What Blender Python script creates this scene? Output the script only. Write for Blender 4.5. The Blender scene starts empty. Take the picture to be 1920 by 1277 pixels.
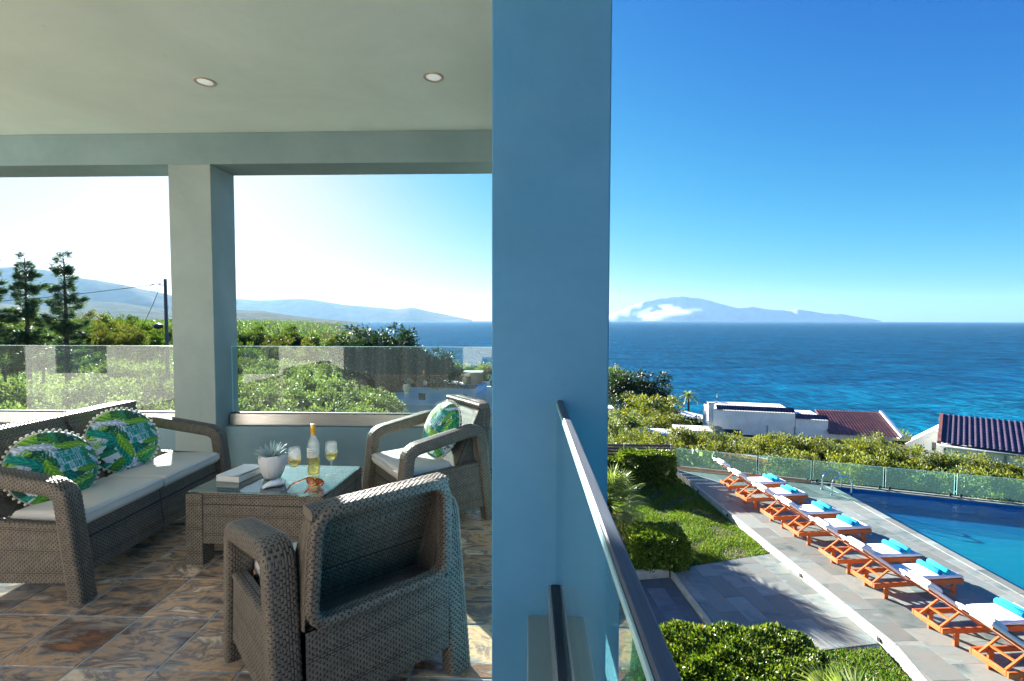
import bpy, bmesh, math, random
import numpy as np
from mathutils import Matrix, Vector

SC = bpy.context.scene
COL = SC.collection
R = math.radians
rnd = random.Random(7)
rng = np.random.default_rng(11)

# ------------------------------------------------------------------ camera
EYE = (0.0, 0.0, 1.39)
cam_d = bpy.data.cameras.new('camera'); cam = bpy.data.objects.new('camera', cam_d); COL.objects.link(cam)
cam_d.sensor_width = 36.0; cam_d.lens = 17.25; cam_d.clip_start = 0.02; cam_d.clip_end = 60000
YAW, PITCH, ROLL = math.atan(30/920), math.atan(38.5/920), math.atan(4/1920)
_f = Vector((-math.sin(YAW), math.cos(YAW), 0)); _r = Vector((math.cos(YAW), math.sin(YAW), 0)); _u = Vector((0, 0, 1))
_F = _f*math.cos(PITCH) - _u*math.sin(PITCH); _U = _u*math.cos(PITCH) + _f*math.sin(PITCH)
_R2 = _r*math.cos(ROLL) + _U*math.sin(ROLL); _U2 = _U*math.cos(ROLL) - _r*math.sin(ROLL)
cam.matrix_world = Matrix(((_R2.x, _U2.x, -_F.x, EYE[0]), (_R2.y, _U2.y, -_F.y, EYE[1]), (_R2.z, _U2.z, -_F.z, EYE[2]), (0, 0, 0, 1)))
SC.camera = cam

# ------------------------------------------------------------------ sky, sun, exposure
SUN_AZ, SUN_EL = 35.5, 15.5          # degrees to the left of +Y, degrees up
w = bpy.data.worlds.new('World'); SC.world = w; w.use_nodes = True
wn = w.node_tree; wn.nodes.clear()
wo = wn.nodes.new('ShaderNodeOutputWorld'); wb = wn.nodes.new('ShaderNodeBackground'); ws = wn.nodes.new('ShaderNodeTexSky')
ws.sky_type = 'NISHITA'; ws.sun_disc = False; ws.sun_elevation = R(SUN_EL); ws.sun_rotation = R(-SUN_AZ)
ws.altitude = 0; ws.air_density = 0.7; ws.dust_density = 0.4; ws.ozone_density = 4.5
wb.inputs['Strength'].default_value = 0.05
# the photograph is tone-mapped: one film-like response per channel over the whole sky, A*c^p/(c^p+K), the aureole kept above it
sep, com = wn.nodes.new('ShaderNodeSeparateColor'), wn.nodes.new('ShaderNodeCombineColor')
def _m(op, a, b):
    n = wn.nodes.new('ShaderNodeMath'); n.operation = op
    for i, v in enumerate((a, b)):
        if isinstance(v, (int, float)): n.inputs[i].default_value = v
        else: wn.links.new(v, n.inputs[i])
    return n.outputs[0]
wn.links.new(ws.outputs[0], sep.inputs[0])
for i, (A_, p_, K_) in enumerate(((3.0, 2.2, 20.0), (2.85, 1.7, 5.0), (3.05, 1.5, 2.2))):
    c_ = sep.outputs[i]; x_ = _m('POWER', c_, p_); f_ = _m('DIVIDE', _m('MULTIPLY', x_, A_), _m('ADD', x_, K_)); g_ = _m('MULTIPLY', _m('MAXIMUM', _m('SUBTRACT', c_, 9.0), 0.0), 0.14)
    wn.links.new(_m('ADD', f_, g_), com.inputs[i])
wn.links.new(com.outputs[0], wb.inputs['Color']); wn.links.new(wb.outputs[0], wo.inputs['Surface'])
sun_d = bpy.data.lights.new('sun', 'SUN'); sun = bpy.data.objects.new('sun', sun_d); COL.objects.link(sun)
sun_d.energy = 5.0; sun_d.angle = R(0.53); sun_d.color = (1.0, 0.96, 0.90)
_sd = Vector((-math.sin(R(SUN_AZ))*math.cos(R(SUN_EL)), math.cos(R(SUN_AZ))*math.cos(R(SUN_EL)), math.sin(R(SUN_EL))))
sun.rotation_euler = _sd.to_track_quat('Z', 'Y').to_euler(); sun.location = (0, 0, 30)
vs = SC.view_settings; vs.view_transform = 'Standard'; vs.look = 'None'; vs.gamma = 1.0; vs.use_curve_mapping = False
vs.exposure = 2.75
cy = SC.cycles
cy.max_bounces = 9; cy.diffuse_bounces = 5; cy.glossy_bounces = 4; cy.transmission_bounces = 8; cy.transparent_max_bounces = 24
cy.volume_bounces = 0; cy.caustics_reflective = False; cy.caustics_refractive = False
cy.sample_clamp_indirect = 6.0; cy.use_denoising = True

# ------------------------------------------------------------------ helpers: objects
def tag(o, label=None, cat=None, group=None, kind=None):
    if label: o['label'] = label
    if cat: o['category'] = cat
    if group: o['group'] = group
    if kind: o['kind'] = kind
    return o
def empty(name, loc=(0, 0, 0), rz=0.0, label=None, cat=None, group=None):
    o = bpy.data.objects.new(name, None); COL.objects.link(o); o.location = loc; o.rotation_euler = (0, 0, rz)
    o.empty_display_size = 0.1
    return tag(o, label, cat, group)
def link(name, me, parent=None, loc=(0, 0, 0), rot=(0, 0, 0)):
    o = bpy.data.objects.new(name, me); COL.objects.link(o); o.location = loc; o.rotation_euler = rot
    if parent: o.parent = parent
    return o
def copy_tree(o, parent=None):
    c = o.copy(); COL.objects.link(c)
    if parent: c.parent = parent
    for ch in o.children: copy_tree(ch, c)
    return c

class MB:
    """collects plain geometry for one mesh"""
    def __init__(s): s.v = []; s.f = []; s.sm = []
    def add(s, vs_, fs_, smooth=False):
        n = len(s.v); s.v.extend([tuple(p) for p in vs_]); s.f.extend([tuple(i+n for i in f) for f in fs_]); s.sm.extend([smooth]*len(fs_)); return s
    def box(s, c, d, rot=None, ch=0.0):
        hx, hy, hz = d[0]/2, d[1]/2, d[2]/2
        if ch <= 0:
            vs_ = [Vector((x*hx, y*hy, z*hz)) for x in (-1, 1) for y in (-1, 1) for z in (-1, 1)]
            fs_ = [(0, 1, 3, 2), (4, 6, 7, 5), (0, 4, 5, 1), (2, 3, 7, 6), (0, 2, 6, 4), (1, 5, 7, 3)]
        else:
            vs_, ix = [], {}
            for sx in (-1, 1):
                for sy in (-1, 1):
                    for sz in (-1, 1):
                        for a in range(3):
                            p = [sx*(hx-ch), sy*(hy-ch), sz*(hz-ch)]; p[a] += ch*(sx, sy, sz)[a]
                            ix[(sx, sy, sz, a)] = len(vs_); vs_.append(Vector(p))
            fs_ = []
            for a in range(3):
                b, c2 = (a+1) % 3, (a+2) % 3
                for sg in (-1, 1):
                    q = []
                    for sb, sc in ((-1, -1), (1, -1), (1, 1), (-1, 1)):
                        k = [0, 0, 0]; k[a] = sg; k[b] = sb; k[c2] = sc; q.append(ix[(*k, a)])
                    fs_.append(q if sg > 0 else q[::-1])
            for a in range(3):
                b, c2 = (a+1) % 3, (a+2) % 3
                for sb in (-1, 1):
                    for sc in (-1, 1):
                        k0 = [0, 0, 0]; k0[a] = -1; k0[b] = sb; k0[c2] = sc; k1 = list(k0); k1[a] = 1
                        q = [ix[(*k0, b)], ix[(*k1, b)], ix[(*k1, c2)], ix[(*k0, c2)]]
                        fs_.append(q if sb*sc > 0 else q[::-1])
            for sx in (-1, 1):
                for sy in (-1, 1):
                    for sz in (-1, 1):
                        q = [ix[(sx, sy, sz, a)] for a in range(3)]
                        fs_.append(q if sx*sy*sz > 0 else q[::-1])
        if rot is not None: vs_ = [rot @ p for p in vs_]
        c = Vector(c); return s.add([p+c for p in vs_], fs_)
    def beam(s, p0, p1, wx, wz, up=(0, 0, 1), ch=0.0):
        p0, p1 = Vector(p0), Vector(p1); d = p1-p0; L = d.length; y = d/L
        x = y.cross(Vector(up)).normalized(); z = x.cross(y)
        return s.box((p0+p1)/2, (wx, L, wz), Matrix((x, y, z)).transposed(), ch)
    def tube(s, pts, r, n=8, cap=True, smooth=True):
        pts = [Vector(p) for p in pts]; rs = r if isinstance(r, (list, tuple)) else [r]*len(pts); vs_, fs_ = [], []
        t0 = (pts[1]-pts[0]).normalized(); a = t0.orthogonal().normalized()
        for i, p in enumerate(pts):
            t = (pts[min(i+1, len(pts)-1)]-pts[max(i-1, 0)]).normalized(); a = (a-t*a.dot(t)).normalized(); b = t.cross(a)
            for k in range(n):
                an = 2*math.pi*k/n; vs_.append(p+(a*math.cos(an)+b*math.sin(an))*rs[i])
        for i in range(len(pts)-1):
            for k in range(n):
                k2 = (k+1) % n; fs_.append((i*n+k, i*n+k2, (i+1)*n+k2, (i+1)*n+k))
        s.add(vs_, fs_, smooth)
        if cap:
            m = len(s.v)-len(vs_); s.f.append(tuple(m+k for k in range(n))[::-1]); s.f.append(tuple(m+(len(pts)-1)*n+k for k in range(n))); s.sm += [False, False]
        return s
    def lathe(s, prof, n=24, c=(0, 0, 0), smooth=True):
        vs_, fs_ = [], []
        for r, z in prof:
            for k in range(n):
                a = 2*math.pi*k/n; vs_.append((c[0]+r*math.cos(a), c[1]+r*math.sin(a), c[2]+z))
        for i in range(len(prof)-1):
            for k in range(n):
                k2 = (k+1) % n; fs_.append((i*n+k, i*n+k2, (i+1)*n+k2, (i+1)*n+k))
        return s.add(vs_, fs_, smooth)
    def prism(s, poly, z0, z1):
        n = len(poly); vs_ = [(x, y, z0) for x, y in poly]+[(x, y, z1) for x, y in poly]
        fs_ = [tuple(range(n))[::-1], tuple(range(n, 2*n))]+[(i, (i+1) % n, (i+1) % n+n, i+n) for i in range(n)]
        return s.add(vs_, fs_)
    def sphere(s, c, r, n=8, m=6, sq=(1, 1, 1)):
        vs_, fs_ = [], []
        for j in range(m+1):
            ph = math.pi*j/m
            for k in range(n):
                a = 2*math.pi*k/n; vs_.append((c[0]+r*sq[0]*math.sin(ph)*math.cos(a), c[1]+r*sq[1]*math.sin(ph)*math.sin(a), c[2]-r*sq[2]*math.cos(ph)))
        for j in range(m):
            for k in range(n):
                k2 = (k+1) % n; fs_.append((j*n+k, j*n+k2, (j+1)*n+k2, (j+1)*n+k))
        return s.add(vs_, fs_, True)
    def mesh(s, name, mat):
        me = bpy.data.meshes.new(name); me.from_pydata(s.v, [], s.f)
        if any(s.sm): me.polygons.foreach_set('use_smooth', s.sm)
        if mat: me.materials.append(mat)
        me.update(); return me
    def build(s, name, mat, parent=None, loc=(0, 0, 0), rot=(0, 0, 0)):
        return link(name, s.mesh(name, mat), parent, loc, rot)

def np_mesh(name, V, F, mat, smooth=True):
    V = np.asarray(V, np.float32); F = np.asarray(F, np.int32); k = F.shape[1]
    me = bpy.data.meshes.new(name); me.vertices.add(len(V)); me.vertices.foreach_set('co', V.ravel())
    me.loops.add(F.size); me.loops.foreach_set('vertex_index', F.ravel()); me.polygons.add(len(F))
    me.polygons.foreach_set('loop_start', np.arange(0, F.size, k, dtype=np.int32))
    me.polygons.foreach_set('use_smooth', np.full(len(F), smooth)); me.update(calc_edges=True)
    if mat: me.materials.append(mat)
    return me

# ------------------------------------------------------------------ helpers: materials
def newmat(name):
    m = bpy.data.materials.new(name); m.use_nodes = True; nt = m.node_tree; nt.nodes.clear()
    o = nt.nodes.new('ShaderNodeOutputMaterial'); return m, nt, o
def N(nt, t, **kw):
    n = nt.nodes.new('ShaderNode'+t)
    for k, v in kw.items():
        if k in n.inputs: n.inputs[k].default_value = v
        else: setattr(n, k, v)
    return n
def ramp(nt, fac, stops):
    r = nt.nodes.new('ShaderNodeValToRGB'); e = r.color_ramp.elements
    while len(e) < len(stops): e.new(0.5)
    for i, (p, c) in enumerate(stops): e[i].position = p; e[i].color = (*c, 1) if len(c) == 3 else c
    nt.links.new(fac, r.inputs[0]); return r.outputs[0]
def c4(c): return (*c, 1.0)
def mat(name, c1, c2=None, scale=4.0, rough=0.5, rough2=None, metal=0.0, spec=0.5, bump=0.0, bscale=60.0, detail=5.0, coat=0.0, stretch=None, ior=1.45, transmission=0.0, wear=0.0):
    m, nt, o = newmat(name); L = nt.links.new
    b = N(nt, 'BsdfPrincipled', Roughness=rough, Metallic=metal, IOR=ior); b.inputs['Specular IOR Level'].default_value = spec
    b.inputs['Coat Weight'].default_value = coat; b.inputs['Coat Roughness'].default_value = 0.05; b.inputs['Transmission Weight'].default_value = transmission
    b.inputs['Base Color'].default_value = c4(c1)
    tc = N(nt, 'TexCoord'); src = tc.outputs['Object']
    if stretch:
        mp = N(nt, 'Mapping'); mp.inputs['Scale'].default_value = stretch; L(src, mp.inputs[0]); src = mp.outputs[0]
    if c2 is not None:
        t = N(nt, 'TexNoise', Scale=scale, Detail=detail, Roughness=0.6); L(src, t.inputs['Vector'])
        L(ramp(nt, t.outputs[0], [(0.3, c1), (0.7, c2)]), b.inputs['Base Color'])
        if rough2 is not None:
            mr = N(nt, 'MapRange'); mr.inputs[3].default_value = rough; mr.inputs[4].default_value = rough2; L(t.outputs[0], mr.inputs[0]); L(mr.outputs[0], b.inputs['Roughness'])
    if wear and c2 is not None:
        t3 = N(nt, 'TexNoise', Scale=1.1, Detail=9.0, Roughness=0.65, Distortion=0.5); L(src, t3.inputs['Vector']); t4 = N(nt, 'TexNoise', Scale=9.0, Detail=6.0, Roughness=0.7); L(src, t4.inputs['Vector'])
        mm = N(nt, 'MixRGB', blend_type='MULTIPLY'); mm.inputs[0].default_value = 1.0; k_ = b.inputs['Base Color'].links[0].from_socket; L(k_, mm.inputs[1]); L(ramp(nt, t3.outputs[0], [(0.3, (1-wear,)*3), (0.62, (1+wear*0.35,)*3)]), mm.inputs[2])
        m5 = N(nt, 'MixRGB', blend_type='MULTIPLY'); m5.inputs[0].default_value = 1.0; L(mm.outputs[0], m5.inputs[1]); L(ramp(nt, t4.outputs[0], [(0.24, (1-wear*1.2,)*3), (0.36, (1, 1, 1))]), m5.inputs[2]); L(m5.outputs[0], b.inputs['Base Color'])
    if bump:
        t2 = N(nt, 'TexNoise', Scale=bscale, Detail=4.0); L(src, t2.inputs['Vector'])
        bp = N(nt, 'Bump', Strength=bump, Distance=0.01); L(t2.outputs[0], bp.inputs['Height']); L(bp.outputs[0], b.inputs['Normal'])
    L(b.outputs[0], o.inputs[0]); return m
def leafmat(name, stops, trans=0.35, rough=0.5, tcol=None):
    m, nt, o = newmat(name); L = nt.links.new
    g = N(nt, 'NewGeometry'); col = ramp(nt, g.outputs['Random Per Island'], stops)
    ob = N(nt, 'ObjectInfo'); hs = N(nt, 'HueSaturation'); mr = N(nt, 'MapRange'); mr.inputs[3].default_value = 0.78; mr.inputs[4].default_value = 1.22
    L(ob.outputs['Random'], mr.inputs[0]); L(mr.outputs[0], hs.inputs['Value']); L(col, hs.inputs['Color'])
    d = N(nt, 'BsdfPrincipled', Roughness=rough); d.inputs['Specular IOR Level'].default_value = 0.35; L(hs.outputs[0], d.inputs['Base Color'])
    t = N(nt, 'BsdfTranslucent'); mx = N(nt, 'MixRGB', blend_type='MULTIPLY'); mx.inputs[0].default_value = 1.0
    mx.inputs[2].default_value = c4(tcol or (1.35, 1.3, 0.5)); L(hs.outputs[0], mx.inputs[1]); L(mx.outputs[0], t.inputs['Color'])
    ms = N(nt, 'MixShader'); ms.inputs[0].default_value = trans; L(d.outputs[0], ms.inputs[1]); L(t.outputs[0], ms.inputs[2]); L(ms.outputs[0], o.inputs[0]); return m
def glassmat(name, tint, ior=1.5, rough=0.0, haze=0.0, hazecol=(0.8, 0.85, 0.85), dirt=False):
    """thin pane: see-through with fresnel reflection and a film of dust"""
    m, nt, o = newmat(name); L = nt.links.new
    t = N(nt, 'BsdfTransparent'); t.inputs[0].default_value = c4(tint); g = N(nt, 'BsdfGlossy', Roughness=rough); g.inputs[0].default_value = (1, 1, 1, 1)
    d = N(nt, 'BsdfDiffuse'); d.inputs[0].default_value = c4(hazecol); tl = N(nt, 'BsdfTranslucent'); tl.inputs[0].default_value = c4(hazecol)
    dd = N(nt, 'MixShader'); dd.inputs[0].default_value = 0.5; L(d.outputs[0], dd.inputs[1]); L(tl.outputs[0], dd.inputs[2])
    m1 = N(nt, 'MixShader'); m1.inputs[0].default_value = haze; L(t.outputs[0], m1.inputs[1]); L(dd.outputs[0], m1.inputs[2])
    if dirt:
        tc = N(nt, 'TexCoord'); mp = N(nt, 'Mapping'); mp.inputs['Scale'].default_value = (26, 26, 0.8); L(tc.outputs['Object'], mp.inputs[0])
        tn = N(nt, 'TexNoise', Scale=1.0, Detail=4.0); L(mp.outputs[0], tn.inputs['Vector'])
        mr = N(nt, 'MapRange'); mr.inputs[1].default_value = 0.35; mr.inputs[2].default_value = 0.75; mr.inputs[3].default_value = haze*0.7; mr.inputs[4].default_value = haze*1.5
        L(tn.outputs[0], mr.inputs[0]); L(mr.outputs[0], m1.inputs[0])
    f0 = ((ior-1)/(ior+1))**2; ge = N(nt, 'NewGeometry'); dt = N(nt, 'VectorMath', operation='DOT_PRODUCT'); L(ge.outputs['Incoming'], dt.inputs[0]); L(ge.outputs['Normal'], dt.inputs[1])
    ab = N(nt, 'Math', operation='ABSOLUTE'); L(dt.outputs['Value'], ab.inputs[0]); iv = N(nt, 'Math', operation='SUBTRACT'); iv.inputs[0].default_value = 1.0; L(ab.outputs[0], iv.inputs[1])
    pw = N(nt, 'Math', operation='POWER'); pw.inputs[1].default_value = 5.0; L(iv.outputs[0], pw.inputs[0]); f = N(nt, 'MapRange'); f.inputs[3].default_value = f0; L(pw.outputs[0], f.inputs[0])
    m2 = N(nt, 'MixShader'); L(f.outputs[0], m2.inputs[0]); L(m1.outputs[0], m2.inputs[1]); L(g.outputs[0], m2.inputs[2])
    L(m2.outputs[0], o.inputs[0]); return m

M = {}
M['wall'] = mat('painted_wall', (0.24, 0.30, 0.285), (0.29, 0.345, 0.33), 2.5, 0.75, bump=0.12, bscale=35, wear=0.13)
M['plinth'] = mat('grey_render', (0.16, 0.27, 0.31), (0.20, 0.31, 0.35), 2.0, 0.7, bump=0.15, bscale=30, wear=0.16)
M['ceiling'] = mat('ceiling_paint', (0.64, 0.77, 0.71), (0.69, 0.81, 0.75), 1.5, 0.85, bump=0.08, bscale=40, wear=0.08)
M['white'] = mat('white_plaster', (0.80, 0.82, 0.83), (0.86, 0.87, 0.87), 1.2, 0.8, bump=0.1, bscale=25, wear=0.14)
M['house_wall'] = mat('house_plaster', (0.75, 0.71, 0.64), (0.80, 0.76, 0.69), 1.2, 0.8)
M['steel'] = mat('brushed_steel', (0.55, 0.53, 0.50), (0.66, 0.63, 0.59), 3.0, 0.28, 0.42, metal=0.9, stretch=(2, 40, 40))
M['dark_metal'] = mat('dark_metal', (0.03, 0.035, 0.045), (0.06, 0.065, 0.07), 5.0, 0.35, metal=0.6)
M['cap_metal'] = mat('handrail_metal', (0.045, 0.06, 0.085), (0.075, 0.095, 0.125), 8.0, 0.5, 0.6, metal=0.0, stretch=(40, 1, 40))
M['black'] = mat('black_rubber', (0.012, 0.012, 0.013), None, rough=0.6)
M['chrome'] = mat('chrome', (0.75, 0.76, 0.78), None, rough=0.08, metal=1.0)
M['grout'] = mat('grout', (0.27, 0.30, 0.31), (0.36, 0.39, 0.39), 20, 0.9)
M['pane'] = glassmat('balustrade_glass', (0.84, 0.93, 0.90), 1.38, haze=0.008, hazecol=(0.72, 0.82, 0.78), dirt=True)
M['side_pane'] = glassmat('teal_rail_glass', (0.46, 0.80, 0.84), 1.5, haze=0.025, hazecol=(0.5, 0.75, 0.78), dirt=True)
M['pane_edge'] = mat('glass_edge', (0.45, 0.72, 0.72), None, rough=0.15, spec=0.8)
M['pool_pane'] = glassmat('pool_fence_glass', (0.78, 0.93, 0.88), 1.5, haze=0.035, hazecol=(0.5, 0.8, 0.72))
M['rattan'] = mat('rattan', (0.125, 0.105, 0.082), (0.20, 0.168, 0.13), 30, 0.4, 0.55, spec=0.3, bump=0.1, bscale=300)
M['liner'] = mat('wicker_liner', (0.035, 0.031, 0.028), None, rough=0.7)
M['pillar_paint'] = mat('blue_pillar_paint', (0.055, 0.22, 0.39), (0.10, 0.275, 0.44), 1.6, 0.7, bump=0.18, bscale=22, wear=0.16)  # blue sky light on the big pillar put into its base colour
M['beam_paint'] = mat('teal_grey_paint', (0.165, 0.25, 0.26), (0.20, 0.285, 0.29), 2.0, 0.75, bump=0.12, bscale=35, wear=0.14)
M['pole'] = mat('weathered_pole', (0.07, 0.075, 0.075), (0.11, 0.115, 0.11), 3, 0.8)
M['cushion'] = mat('cushion_fabric', (0.60, 0.56, 0.50), (0.66, 0.62, 0.56), 6, 0.9, bump=0.25, bscale=18)
M['teak'] = mat('orange_wood', (0.38, 0.085, 0.014), (0.52, 0.155, 0.035), 3, 0.45, stretch=(1, 8, 8), bump=0.1, bscale=20, coat=0.15)
M['mattress'] = mat('white_mattress', (0.76, 0.74, 0.74), (0.82, 0.80, 0.80), 5, 0.9, bump=0.25, bscale=8)
M['towel_blue'] = mat('blue_towel', (0.0, 0.22, 0.52), (0.01, 0.30, 0.62), 40, 0.95, bump=0.5, bscale=200)
M['towel_cyan'] = mat('cyan_towel', (0.0, 0.42, 0.58), (0.02, 0.52, 0.66), 40, 0.95, bump=0.5, bscale=200)
M['stone'] = mat('pale_stone', (0.30, 0.31, 0.27), (0.42, 0.42, 0.37), 6, 0.8, bump=0.3, bscale=40)
M['soil'] = mat('soil', (0.045, 0.035, 0.02), (0.08, 0.065, 0.03), 3, 0.95, bump=0.5, bscale=15)
M['bark'] = mat('bark', (0.06, 0.04, 0.028), (0.13, 0.095, 0.065), 8, 0.9, bump=0.6, bscale=25, stretch=(3, 3, 0.6))
M['slat'] = mat('dark_slat', (0.055, 0.042, 0.05), (0.15, 0.115, 0.12), 3, 0.55, stretch=(0.8, 10, 20))
M['post_metal'] = mat('grey_post', (0.22, 0.27, 0.30), (0.28, 0.32, 0.34), 4, 0.45, metal=0.4)
M['copper'] = mat('copper_tone', (0.45, 0.23, 0.17), (0.58, 0.36, 0.28), 2, 0.4, metal=0.5)
M['window'] = mat('window_glass', (0.03, 0.05, 0.07), None, rough=0.08, spec=0.8)

def slate(name, stops, sc, rough, rough2, bump, streak, per_obj=True, spec=0.5):
    m, nt, o = newmat(name); L = nt.links.new
    g = N(nt, 'NewGeometry'); ob = N(nt, 'ObjectInfo'); mu = N(nt, 'VectorMath', operation='SCALE'); cx = N(nt, 'CombineXYZ')
    cx.inputs[0].default_value = 37.0; cx.inputs[1].default_value = 91.0; cx.inputs[2].default_value = 13.0
    L(cx.outputs[0], mu.inputs[0]); L(ob.outputs['Random'], mu.inputs['Scale'])
    mp = N(nt, 'Mapping'); mp.inputs['Scale'].default_value = streak; mp.inputs['Rotation'].default_value = (0, 0, R(-28)); L(g.outputs['Position'], mp.inputs[0])
    ad = N(nt, 'VectorMath', operation='ADD'); L(mp.outputs[0], ad.inputs[0]); L(mu.outputs[0], ad.inputs[1])
    n1 = N(nt, 'TexNoise', Scale=sc, Detail=9.0, Roughness=0.66, Distortion=1.4); L(ad.outputs[0], n1.inputs['Vector'])
    n2 = N(nt, 'TexNoise', Scale=sc*0.35, Detail=3.0, Distortion=0.8); L(ad.outputs[0], n2.inputs['Vector'])
    md = N(nt, 'Math', operation='MULTIPLY_ADD'); md.inputs[1].default_value = 0.75; L(n2.outputs[0], md.inputs[0])
    m3 = N(nt, 'Math', operation='MULTIPLY_ADD'); m3.inputs[1].default_value = 0.75; m3.inputs[2].default_value = -0.25; L(n1.outputs[0], m3.inputs[0]); L(m3.outputs[0], md.inputs[2])
    col = ramp(nt, md.outputs[0], stops)
    b = N(nt, 'BsdfPrincipled'); b.inputs['Specular IOR Level'].default_value = spec; hs = N(nt, 'HueSaturation')
    mr = N(nt, 'MapRange'); mr.inputs[3].default_value = 0.70; mr.inputs[4].default_value = 1.22; L(ob.outputs['Random'], mr.inputs[0]); L(mr.outputs[0], hs.inputs['Value']); L(col, hs.inputs['Color'])
    L(hs.outputs[0], b.inputs['Base Color'])
    mr2 = N(nt, 'MapRange'); mr2.inputs[3].default_value = rough; mr2.inputs[4].default_value = rough2; L(n1.outputs[0], mr2.inputs[0]); L(mr2.outputs[0], b.inputs['Roughness'])
    bp = N(nt, 'Bump', Strength=bump, Distance=0.01); L(n1.outputs[0], bp.inputs['Height']); L(bp.outputs[0], b.inputs['Normal'])
    L(b.outputs[0], o.inputs[0]); return m
M['floor_tile'] = slate('slate_floor_tile', [(0.16, (0.057, 0.036, 0.028)), (0.27, (0.378, 0.168, 0.078)), (0.36, (0.139, 0.078, 0.050)), (0.45, (0.265, 0.228, 0.201)), (0.52, (0.580, 0.360, 0.201)), (0.60, (0.189, 0.144, 0.123)), (0.70, (0.756, 0.576, 0.391)), (0.80, (0.365, 0.336, 0.296)), (0.90, (0.800, 0.624, 0.402))], 4.2, 0.07, 0.30, 0.3, (1.0, 2.2, 1.0))
M['paver'] = slate('slate_paver', [(0.25, (0.075, 0.10, 0.095)), (0.40, (0.155, 0.195, 0.18)), (0.50, (0.225, 0.22, 0.19)), (0.60, (0.175, 0.215, 0.20)), (0.78, (0.31, 0.345, 0.32))], 1.8, 0.45, 0.7, 0.2, (1.0, 1.8, 1.0))
M['dark_paver'] = slate('dark_slate_paver', [(0.2, (0.055, 0.065, 0.075)), (0.5, (0.11, 0.13, 0.145)), (0.85, (0.19, 0.21, 0.22))], 1.8, 0.45, 0.7, 0.2, (1.0, 1.8, 1.0))

# ================================================================== TERRAIN, SEA, HILLS
COAST = [(900, -200), (260, 40), (120, 70), (60, 86), (30, 92), (0, 97), (-30, 120), (-62, 190), (-120, 340), (-230, 640), (-330, 930), (-398, 1170), (-470, 1235), (-700, 1290), (-1300, 1500), (-2200, 2300), (-4000, 4200)]
SEA_Z = -22.0
def coast_d(X, Y):
    X = np.asarray(X, float); Y = np.asarray(Y, float); best = np.full(X.shape, 1e18); sg = np.ones(X.shape)
    for (x0, y0), (x1, y1) in zip(COAST[:-1], COAST[1:]):
        dx, dy = x1-x0, y1-y0; t = np.clip(((X-x0)*dx+(Y-y0)*dy)/(dx*dx+dy*dy), 0, 1)
        d = np.hypot(X-x0-t*dx, Y-y0-t*dy); s = np.sign(dx*(Y-y0)-dy*(X-x0)); m = d < best-1e-9
        best = np.where(m, d, best); sg = np.where(m, s, sg)
    return best*sg          # positive on land (the coast runs with land on its left)
def terrain_z(X, Y):
    d = coast_d(X, Y); z = np.where(d > 0, SEA_Z+0.3+18.7*(1-np.exp(-np.maximum(d, 0)/42)), SEA_Z+0.3+np.maximum(d*0.06, -6))
    z = z + np.where(d > 150, np.sin(X*0.011+1)*np.sin(Y*0.009)*2.2, 0)
    ex = np.maximum(np.maximum(-9-X, X-17), 0); ey = np.maximum(np.maximum(-14-Y, Y-(19.5-0.3*np.clip(X-5, 0, 12))), 0); q = np.clip(np.hypot(ex, ey)/7, 0, 1); q = q*q*(3-2*q)
    z = (-4.55)*(1-q)+z*q; pm = np.clip((X-9.2)/0.9, 0, 1)*np.clip((17.2-X)/1.0, 0, 1)*np.clip((Y-3)/1.0, 0, 1)*np.clip((17.2-0.33*np.maximum(X-9.7, 0)-Y)/1.0, 0, 1)
    return z-1.5*pm
def warp(a, b, n, c, p):
    t = np.linspace(-1, 1, n); s = np.sign(t)*np.abs(t)**p; return np.where(s < 0, c+(c-a)*s, c+(b-c)*s)
gx = warp(-4200, 420, 150, 0, 3.2); gy = warp(-300, 4300, 150, 15, 3.2)
GX, GY = np.meshgrid(gx, gy, indexing='ij'); GZ = terrain_z(GX, GY)
def grid_faces(n, m):
    i = np.arange((n-1)*(m-1)); a = i//(m-1)*m+i % (m-1); return np.stack([a, a+m, a+m+1, a+1], 1)
def landmat():
    m, nt, o = newmat('scrub_ground'); L = nt.links.new; g = N(nt, 'NewGeometry')
    n1 = N(nt, 'TexNoise', Scale=0.35, Detail=8.0, Roughness=0.7); L(g.outputs['Position'], n1.inputs['Vector'])
    n2 = N(nt, 'TexNoise', Scale=0.02, Detail=6.0, Roughness=0.7); L(g.outputs['Position'], n2.inputs['Vector'])
    a = N(nt, 'Math', operation='MULTIPLY_ADD'); a.inputs[1].default_value = 0.5; L(n1.outputs[0], a.inputs[0])
    b2 = N(nt, 'Math', operation='MULTIPLY'); b2.inputs[1].default_value = 0.5; L(n2.outputs[0], b2.inputs[0]); L(b2.outputs[0], a.inputs[2])
    c = ramp(nt, a.outputs[0], [(0.35, (0.03, 0.045, 0.02)), (0.48, (0.06, 0.075, 0.03)), (0.56, (0.13, 0.115, 0.06)), (0.68, (0.20, 0.165, 0.10))])
    b = N(nt, 'BsdfPrincipled', Roughness=0.95); b.inputs['Specular IOR Level'].default_value = 0.0; L(c, b.inputs['Base Color']); L(b.outputs[0], o.inputs[0]); return m
ground = link('ground', np_mesh('ground', np.stack([GX, GY, GZ], -1).reshape(-1, 3), grid_faces(150, 150), landmat())); tag(ground, kind='structure')

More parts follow.
